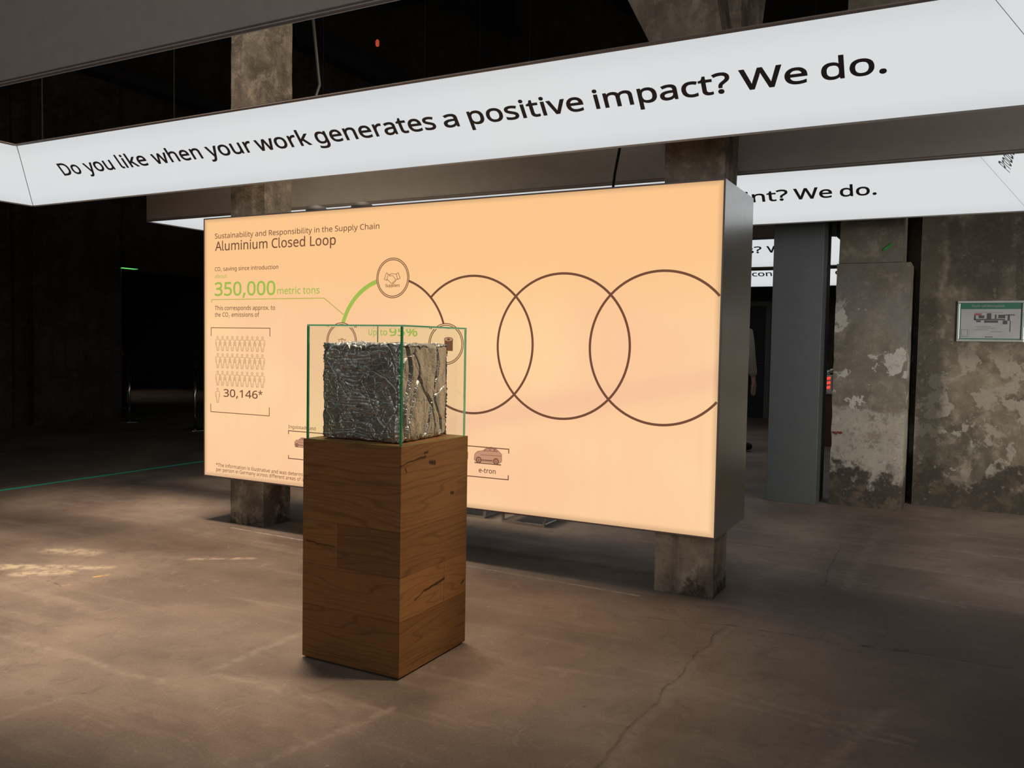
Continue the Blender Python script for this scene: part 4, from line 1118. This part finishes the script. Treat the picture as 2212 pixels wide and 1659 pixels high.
uvl = bm.loops.layers.uv.new('UVMap') if not bm.loops.layers.uv else bm.loops.layers.uv[0]; col = bm.loops.layers.float_color.new('board')
for f in bm.faces:
    for l in f.loops:
        l[uvl].uv = (l.vert.co.x + 3.3, l.vert.co.y + 5.0); l[col] = (1.0, 1.0, 1.0, 1)
part('top', bm, M['oak'], pl)

# glass case
GX0, GX1, GY0, GY1, GZ0, GZ1, GT = -1.545, -.9685, -2.0225, -1.448, QZ + .001, 1.6795, .0085
gc = thing(empty('glass_case', ((GX0 + GX1) / 2, (GY0 + GY1) / 2, GZ0)), 'clear glass case with green edges on top of the oak plinth', 'glass case')
def pane(b, thin):
    bm = BM(); box(bm, *b)
    for f in bm.faces:
        f.material_index = 0 if abs(f.normal[thin]) > .9 else 1
    bm.normal_update()
    for f in bm.faces:
        f.material_index = 0 if abs(f.normal[thin]) > .9 else 1
    return part('glass_pane', bm, None, gc, mats=[M['glass'], M['glass_edge']])
pane((GX0, GX1, GY0, GY0 + GT, GZ0, GZ1 - GT), 1)
pane((GX0, GX1, GY1 - GT, GY1, GZ0, GZ1 - GT), 1)
pane((GX0, GX0 + GT, GY0 + GT, GY1 - GT, GZ0, GZ1 - GT), 0)
pane((GX1 - GT, GX1, GY0 + GT, GY1 - GT, GZ0, GZ1 - GT), 0)
pane((GX0, GX1, GY0, GY1, GZ1 - GT + .0004, GZ1), 2)
for xx, yy in ((GX0, GY0), (GX1 - GT, GY0)):       # the front panes meet in polished green corner seams
    bm = BM(); box(bm, xx - .0006, xx + GT + .0006, yy - .0006, yy + GT, GZ0, GZ1 - GT)
    part('corner_seam', bm, M['glass_edge'], gc, label='green corner edge of the glass')

# crushed aluminium bale
BX0, BX1, BY0, BY1, BZ0, BZ1 = -1.512, -1.030, -1.965, -1.472, QZ + .001, 1.594


def crumple():
    n = 150
    cen = Vector(((BX0 + BX1) / 2, (BY0 + BY1) / 2, (BZ0 + BZ1) / 2)); hs = Vector(((BX1 - BX0) / 2, (BY1 - BY0) / 2, (BZ1 - BZ0) / 2))
    bm = BM()
    bmesh.ops.create_cube(bm, size=2)
    bmesh.ops.subdivide_edges(bm, edges=bm.edges[:], cuts=n - 1, use_grid_fill=True)
    bm.normal_update()
    V = {}
    for v in bm.verts:
        p = Vector((v.co.x * hs.x, v.co.y * hs.y, v.co.z * hs.z))
        c = Vector(v.co)
        nrm = Vector((c.x if abs(c.x) > .999 else 0, c.y if abs(c.y) > .999 else 0, c.z if abs(c.z) > .999 else 0)).normalized()
        side = nrm.x > .5 and abs(nrm.y) < .5                     # the smoother sheet on the right face
        q = p + cen
        wob = noise.noise_vector(q * 5.0) * .035 + noise.noise_vector(q * 26.0) * .007
        # torn sheets: big shards at different depth, split by thin deep creases and pressed into fine horizontal ridges
        f1 = 7.5 if not side else 5.5
        qa = Vector((q.x, q.y, q.z * (.75 if not side else .5))) + wob
        dist, pts = noise.voronoi(qa * f1)
        cell = noise.cell_vector(pts[0] * 13.7)
        crease = max(0.0, 1 - (dist[1] - dist[0]) / .045)
        tilt = (qa * f1 - pts[0]).dot(cell - Vector((.5, .5, .5))) * .010
        qb = Vector((q.x * .8, q.y * .8, q.z * 1.25)) + wob * 1.6
        dist2, pts2 = noise.voronoi(qb * 17.0)
        cell2 = noise.cell_vector(pts2[0] * 9.1)
        crease2 = max(0.0, 1 - (dist2[1] - dist2[0]) / .06) * (cell2.x > .45)
        env = min(1.3, max(0.0, .45 + 1.7 * noise.noise(q * 6.0 + Vector((9, 0, 0)))))
        ph = q.z * 2 * pi / .0205 + 8.0 * noise.noise(Vector((q.x * 8, q.y * 8, q.z * 20))) + cell.x * 6
        ridge = (1 - abs(sin(ph / 2)) * 1.4) * env
        fold = noise.noise(Vector((q.x * 22 + q.z * 6, q.y * 22 + q.z * 6, q.z * 7)))
        if side:
            d = -.014 * crease * (cell.y > .4) - .002 * crease2 + tilt * .6 + .0004 * ridge + .0028 * fold + .004 * noise.noise(q * 8)
            d -= .022 * max(0, 1 - abs(q.y - (BY0 + .075 + .03 * sin(q.z * 14))) / .020)
        else:
            d = -.020 * crease * (.35 + cell.y) - .007 * crease2 + tilt + (cell.z - .5) * .010 + .0055 * ridge + .0030 * fold + .006 * noise.noise(q * 7) + .009 * (abs(noise.noise(Vector((q.x * 15, q.y * 15, q.z * 19)))) - .2)
        d -= .004
        edge = sorted(abs(a) for a in c)[1]
        if edge > .9:                                             # worn, ragged edges
            d -= .012 * (edge - .9) / .1 * (1 + .9 * noise.noise(q * 24))
        V[v] = cen + p + nrm * d * (1 if nrm.z < -.5 else 1)
    for v, co in V.items():
        v.co = co
        if v.co.z < BZ0 + .003:
            v.co.z = max(v.co.z, BZ0)
        v.co.x -= .085 * (v.co.y - BY0) * (.5 + .5 * (v.co.x - BX0) / (BX1 - BX0)) - .012
        v.co.x = max(v.co.x, GX0 + GT + .003); v.co.y = min(v.co.y, GY1 - GT - .003)
    return bm


bm = crumple()
lo = min(v.co.z for v in bm.verts)
for v in bm.verts:
    v.co.z += (BZ0 + .0005 - lo) * max(0, 1 - (v.co.z - lo) / .1)
bale = link('metal_bale', bm, M['bale'], None, True)
thing(bale, 'crushed block of pressed aluminium sheet lying inside the glass case', 'metal bale')

# ------------------------------------------------------------------ stools behind the display wall (only their feet show)
def stool(x0, x1, y0, y1, label):
    e = thing(empty('stool', ((x0 + x1) / 2, (y0 + y1) / 2, 0)), label, 'stool', 'stools behind the display wall')
    w = .020
    for nm, yy in (('sled_leg', y0), ('sled_leg', y1 - w)):
        bm = BM(); box(bm, x0, x1, yy, yy + w, 0, w); box(bm, x0, x0 + w, yy, yy + w, w, .53); box(bm, x1 - w, x1, yy, yy + w, w, .53)
        part(nm, bm, M['chrome'], e)
    for xx in (x0, x1 - w):
        bm = BM(); box(bm, xx, xx + w, y0 + w, y1 - w, .0, w); part('side_rail', bm, M['chrome'], e)
    bm = BM(); box(bm, x0 - .01, x1 + .01, y0 - .01, y1 + .01, .53, .60, .012); part('seat', bm, M['black'], e, label='black seat')


stool(-2.915, -2.475, 1.39, 1.80, 'chrome sled stool under the display wall, nearer the plinth')
stool(-2.276, -1.846, 1.345, 1.755, 'chrome sled stool under the display wall, nearer the right column')

# ------------------------------------------------------------------ barrier posts, tape
def stanchion(x, y, label):
    e = thing(empty('barrier_post', (x, y, 0)), label, 'barrier post', 'chrome barrier posts in the dark opening')
    bm = BM(); lathe(bm, [(.21, 0), (.21, .018), (.16, .032), (.035, .045)], (x, y, 0), 28); part('base', bm, M['chrome'], e, True)
    bm = BM(); lathe(bm, [(.026, .045), (.026, 1.06)], (x, y, 0), 16); part('pole', bm, M['chrome'], e, True)
    bm = BM(); lathe(bm, [(.036, 1.06), (.036, 1.13), (.02, 1.142)], (x, y, 0), 16); part('head', bm, M['black'], e, True)


stanchion(-12.51, 5.33, 'chrome barrier post at the left edge of the dark opening')
stanchion(-10.42, 5.04, 'chrome barrier post just left of the display wall')
bm = BM(); box(bm, -10.28, -9.2, 5.02, 5.06, 0, .03)
thing(link('threshold_bar', bm, M['chrome']), 'short shiny bar on the floor beside the right barrier post', 'bar')
bm = BM()
n_ = 30
for i in range(n_):
    y0_, y1_ = -3.0 + i * 12 / n_, -3.0 + (i + 1) * 12 / n_
    wv = lambda y: .006 * sin(y * 5.1)
    hull(bm, [(-7.395 + wv(y0_), y0_, .0005), (-7.335 + wv(y0_ + 9), y0_, .0005), (-7.335 + wv(y1_ + 9), y1_, .0005), (-7.395 + wv(y1_), y1_, .0005)],
         [(-7.395 + wv(y0_), y0_, .0025), (-7.335 + wv(y0_ + 9), y0_, .0025), (-7.335 + wv(y1_ + 9), y1_, .0025), (-7.395 + wv(y1_), y1_, .0025)])
thing(link('floor_tape', bm, M['tape']), 'long strip of green tape on the dark floor left of the display wall', 'tape')

# emergency light over the opening
bm = BM(); box(bm, -13.29, -13.17, 5.68, 6.06, 2.952, 2.985, .006)
e = link('emergency_light', bm, M['black']); thing(e, 'green emergency light above the dark opening on the left', 'lamp')
bm = BM(); box(bm, -13.28, -13.166, 5.70, 6.04, 2.946, 2.951); part('lens', bm, M['green_glow'], e, label='glowing green lens')

# ------------------------------------------------------------------ escape plan on the right wall
ex0, ex1, ez0, ez1, ey = 1.250, 1.835, 1.700, 2.108, 4.415
ep = thing(empty('escape_plan', ((ex0 + ex1) / 2, ey, (ez0 + ez1) / 2)), 'framed escape plan with green header on the stained right wall', 'wall plan')
bm = BM(); w = .024
box(bm, ex0, ex1, ey - .02, ey, ez1 - w, ez1, .004); box(bm, ex0, ex1, ey - .02, ey, ez0, ez0 + w, .004); box(bm, ex0, ex0 + w, ey - .02, ey, ez0 + w, ez1 - w, .004); box(bm, ex1 - w, ex1, ey - .02, ey, ez0 + w, ez1 - w, .004)
part('frame', bm, M['alu_frame'], ep)
bm = BM(); box(bm, ex0 + w, ex1 - w, ey - .008, ey, ez0 + w, ez1 - w); sh = part('sheet', bm, M['sheet_green'], ep)
def etx(l): return Lettering((ex0, ey - .008, ez0), (1, 0, 0), (0, 0, 1), l, .0005)
T = etx(.001); T.quad(.034, .551, .034, .325); T.done('paper', M['sheet'], sh)
T = etx(.0022); T.word('Flucht-', .13, .205, .346, .022); T.word('und', .215, .25, .346, .022); T.word('Rettungsplan', .26, .41, .346, .022); T.done('heading', M['sheet'], sh)
T = etx(.0022)
for q in ((.15, .42, .215, .228), (.15, .165, .215, .275), (.19, .24, .235, .262), (.26, .30, .228, .285), (.33, .345, .23, .27), (.36, .42, .235, .268), (.42, .50, .262, .272), (.44, .46, .21, .262), (.24, .36, .19, .212), (.40, .44, .175, .212), (.46, .468, .10, .212), (.17, .21, .195, .212)):
    T.quad(*q)
for q in ((.16, .30, .150, .153), (.18, .34, .135, .138), (.15, .28, .118, .121), (.14, .40, .292, .294), (.30, .40, .10, .103)):
    T.quad(*q)
T.path([(.042, .05), (.10, .05), (.10, .12), (.042, .12)], .003, True)
T.quad(.25, .32, .045, .052)
T.done('floor_plan', M['sheet_dark'], sh)
T = etx(.0034); T.quad(.155, .215, .262, .283); T.done('fire_point', M['sheet_red'], sh)

# ------------------------------------------------------------------ lit exhibit half hidden behind the anthracite pillar
e = thing(empty('lit_exhibit', (-.72, 9.5, 0)), 'white exhibit with glowing red bars on a brown cabinet, beyond the anthracite pillar', 'exhibit')
bm = BM(); box(bm, -1.05, -.52, 9.45, 9.95, 0, .86, .01); part('cabinet', bm, M['brown_wood'], e)
bm = BM(); box(bm, -1.08, -.50, 9.42, 9.98, .862, .90, .006); part('cabinet_top', bm, M['white_plastic'], e)
bm = BM(); box(bm, -.98, -.585, 9.5, 9.8, .901, 1.17, .012); bd = part('body', bm, M['white_plastic'], e)
for k in range(3):
    bm = BM(); z_ = .945 + k * .075
    hull(bm, [(-.66, 9.492, z_), (-.612, 9.492, z_ + .012), (-.612, 9.492, z_ + .052), (-.66, 9.492, z_ + .04)], [(-.66, 9.4995, z_), (-.612, 9.4995, z_ + .012), (-.612, 9.4995, z_ + .052), (-.66, 9.4995, z_ + .04)])
    part('red_bar', bm, M['red_glow'], bd, label='glowing red bar')
for k in range(2):
    bm = BM(); bmesh.ops.create_uvsphere(bm, u_segments=16, v_segments=10, radius=.035, matrix=Matrix.Translation((-.66 + k * .05, 9.6, 1.22 + k * .025))); part('knob', bm, M['chrome'], bd, True)

# ------------------------------------------------------------------ people in the dark
def skin_mesh(nodes, edges, root):
    """one continuous surface grown along a skeleton"""
    me = bpy.data.meshes.new('skin')
    me.from_pydata([n[0] for n in nodes], edges, [])
    ob = bpy.data.objects.new('skin', me)
    C.objects.link(ob)
    md = ob.modifiers.new('skin', 'SKIN')
    md.branch_smoothing = .4
    for i, n in enumerate(nodes):
        r = n[1] if hasattr(n[1], '__len__') else (n[1], n[1])
        me.skin_vertices[0].data[i].radius = r
        me.skin_vertices[0].data[i].use_root = (i == root)
    sb = ob.modifiers.new('sub', 'SUBSURF'); sb.levels = 2; sb.render_levels = 2
    dg = bpy.context.evaluated_depsgraph_get()
    out = bpy.data.meshes.new_from_object(ob.evaluated_get(dg))
    bm = BM(); bm.from_mesh(out)
    bpy.data.objects.remove(ob); bpy.data.meshes.remove(me); bpy.data.meshes.remove(out)
    return bm


def person(loc, H, rz, label, top_mat, leg_mat):
    """standing figure facing -y before turning; H is the height"""
    e = thing(empty('person', loc), label, 'person')
    k = H / 1.75
    rot = Matrix.Rotation(rz, 4, 'Z')
    def fin(bm):
        bmesh.ops.transform(bm, matrix=Matrix.Translation(loc) @ rot @ Matrix.Scale(k, 4), verts=bm.verts[:])
        return bm
    nodes = []; edges = []
    def add(p, r, frm=None):
        nodes.append((p, r)); i = len(nodes) - 1
        if frm is not None: edges.append((frm, i))
        return i
    # body: pelvis, spine, neck, head, arms with hands, legs with feet
    pel = add((0, 0, .93), (.13, .10))
    wst = add((0, .0, 1.08), (.125, .09), pel); ch = add((0, .0, 1.30), (.15, .10), wst); nb = add((0, .01, 1.44), (.075, .07), ch)
    nk = add((0, -.005, 1.50), (.052, .055), nb); hd = add((0, -.02, 1.60), (.072, .088), nk); tp = add((0, -.01, 1.69), (.066, .078), hd)
    for s in (-1, 1):
        sh_ = add((s * .17, .01, 1.41), (.058, .058), nb); el = add((s * .235, .03, 1.13), (.042, .042), sh_); wr = add((s * .245, -.03, .88), (.027, .030), el)
        pm = add((s * .243, -.045, .80), (.018, .038), wr)
        for j, (dy, L_) in enumerate(((-.030, .075), (-.010, .086), (.010, .080), (.028, .062))):
            a_ = add((s * .240, -.045 + dy, .745), .0095, pm); add((s * .228, -.052 + dy, .745 - L_), .0075, a_)
        t1 = add((s * .232, -.085, .80), .011, pm); add((s * .222, -.10, .755), .009, t1)
        hp = add((s * .09, 0, .88), (.085, .09), pel); kn = add((s * .095, -.01, .50), (.055, .058), hp); an = add((s * .10, .02, .10), (.036, .042), kn)
        hl = add((s * .10, .03, .045), (.038, .040), an); add((s * .11, -.13, .035), (.042, .028), hl)
    bm = skin_mesh(nodes, edges, pel)
    for v in bm.verts:               # face: brow, nose, chin
        if v.co.z > 1.52 and v.co.y < -.05:
            x_, z_ = abs(v.co.x), v.co.z
            v.co.y -= .022 * math.exp(-(x_ / .014) ** 2) * math.exp(-((z_ - 1.605) / .022) ** 2)
            v.co.y += .010 * math.exp(-((x_ - .032) / .014) ** 2) * math.exp(-((z_ - 1.635) / .012) ** 2)
            v.co.y -= .006 * math.exp(-(x_ / .022) ** 2) * math.exp(-((z_ - 1.572) / .009) ** 2)
    part('body', fin(bm), M['skin'], e, True)
    for s in (-1, 1):
        bm = BM()
        bmesh.ops.create_uvsphere(bm, u_segments=10, v_segments=8, radius=.010, matrix=Matrix.Translation((s * .032, -.098, 1.632)))
        part('eye', fin(bm), M['black'], e, True)
    # coat
    nodes.clear(); edges.clear()
    hem = add((0, .0, .74), (.20, .145)); a1 = add((0, 0, .95), (.19, .145), hem); a2 = add((0, 0, 1.12), (.18, .13), a1); a3_ = add((0, 0, 1.30), (.195, .135), a2); a4 = add((0, .01, 1.42), (.12, .10), a3_); add((0, .01, 1.485), (.075, .075), a4)
    for s in (-1, 1):
        b1 = add((s * .175, .01, 1.405), (.075, .078), a4); b2 = add((s * .245, .03, 1.13), (.062, .062), b1); add((s * .25, -.03, .88), (.046, .048), b2)
    part('coat', fin(skin_mesh(nodes, edges, hem)), top_mat, e, True)
    nodes.clear(); edges.clear()
    r0 = add((0, 0, .92), (.15, .12))
    for s in (-1, 1):
        l1 = add((s * .095, 0, .84), (.105, .105), r0); l2 = add((s * .10, -.01, .50), (.078, .08), l1); add((s * .10, .02, .09), (.062, .068), l2)
    part('trousers', fin(skin_mesh(nodes, edges, r0)), leg_mat, e, True)
    for s in (-1, 1):
        nodes.clear(); edges.clear()
        s0 = add((s * .10, .07, .058), (.062, .062)); s1 = add((s * .105, -.04, .055), (.064, .058), s0); add((s * .112, -.17, .042), (.060, .044), s1)
        part('shoe', fin(skin_mesh(nodes, edges, s0)), M['black'], e, True)
    bm = BM()
    bmesh.ops.create_uvsphere(bm, u_segments=24, v_segments=16, radius=1, matrix=Matrix.Translation((0, .005, 1.66)) @ Matrix.Diagonal((.088, .105, .095, 1)))
    bmesh.ops.delete(bm, geom=[v for v in bm.verts if (v.co.y < -.055 and v.co.z < 1.70) or v.co.z < 1.58], context='VERTS')
    part('hair', fin(bm), M['hair'], e, True)
    return e


person((-1.79, 7.93, .012), 2.27, radians(150), 'person in a grey coat, one arm showing past the right edge of the display wall', M['coat'], M['dark_cloth'])
person((-14.50, 6.62, .012), 1.46, radians(-120), 'person in dark clothes standing in the dark opening behind the left wall edge', M['dark_cloth'], M['dark_cloth'])

# ------------------------------------------------------------------ bring everything to metres
bpy.context.view_layer.update()
seen = set()
for o in bpy.data.objects:
    if o.type == 'MESH' and o.data.name not in seen:
        seen.add(o.data.name)
        o.data.transform(Matrix.Scale(S, 4))
    if o.type != 'CAMERA':
        o.location = o.location * S
    if o.type == 'LIGHT':
        if o.data.type == 'AREA':
            o.data.size *= S
        o.data.energy *= S * S
m_ = camo.matrix_world.copy(); m_.translation = m_.translation * S; camo.matrix_world = m_
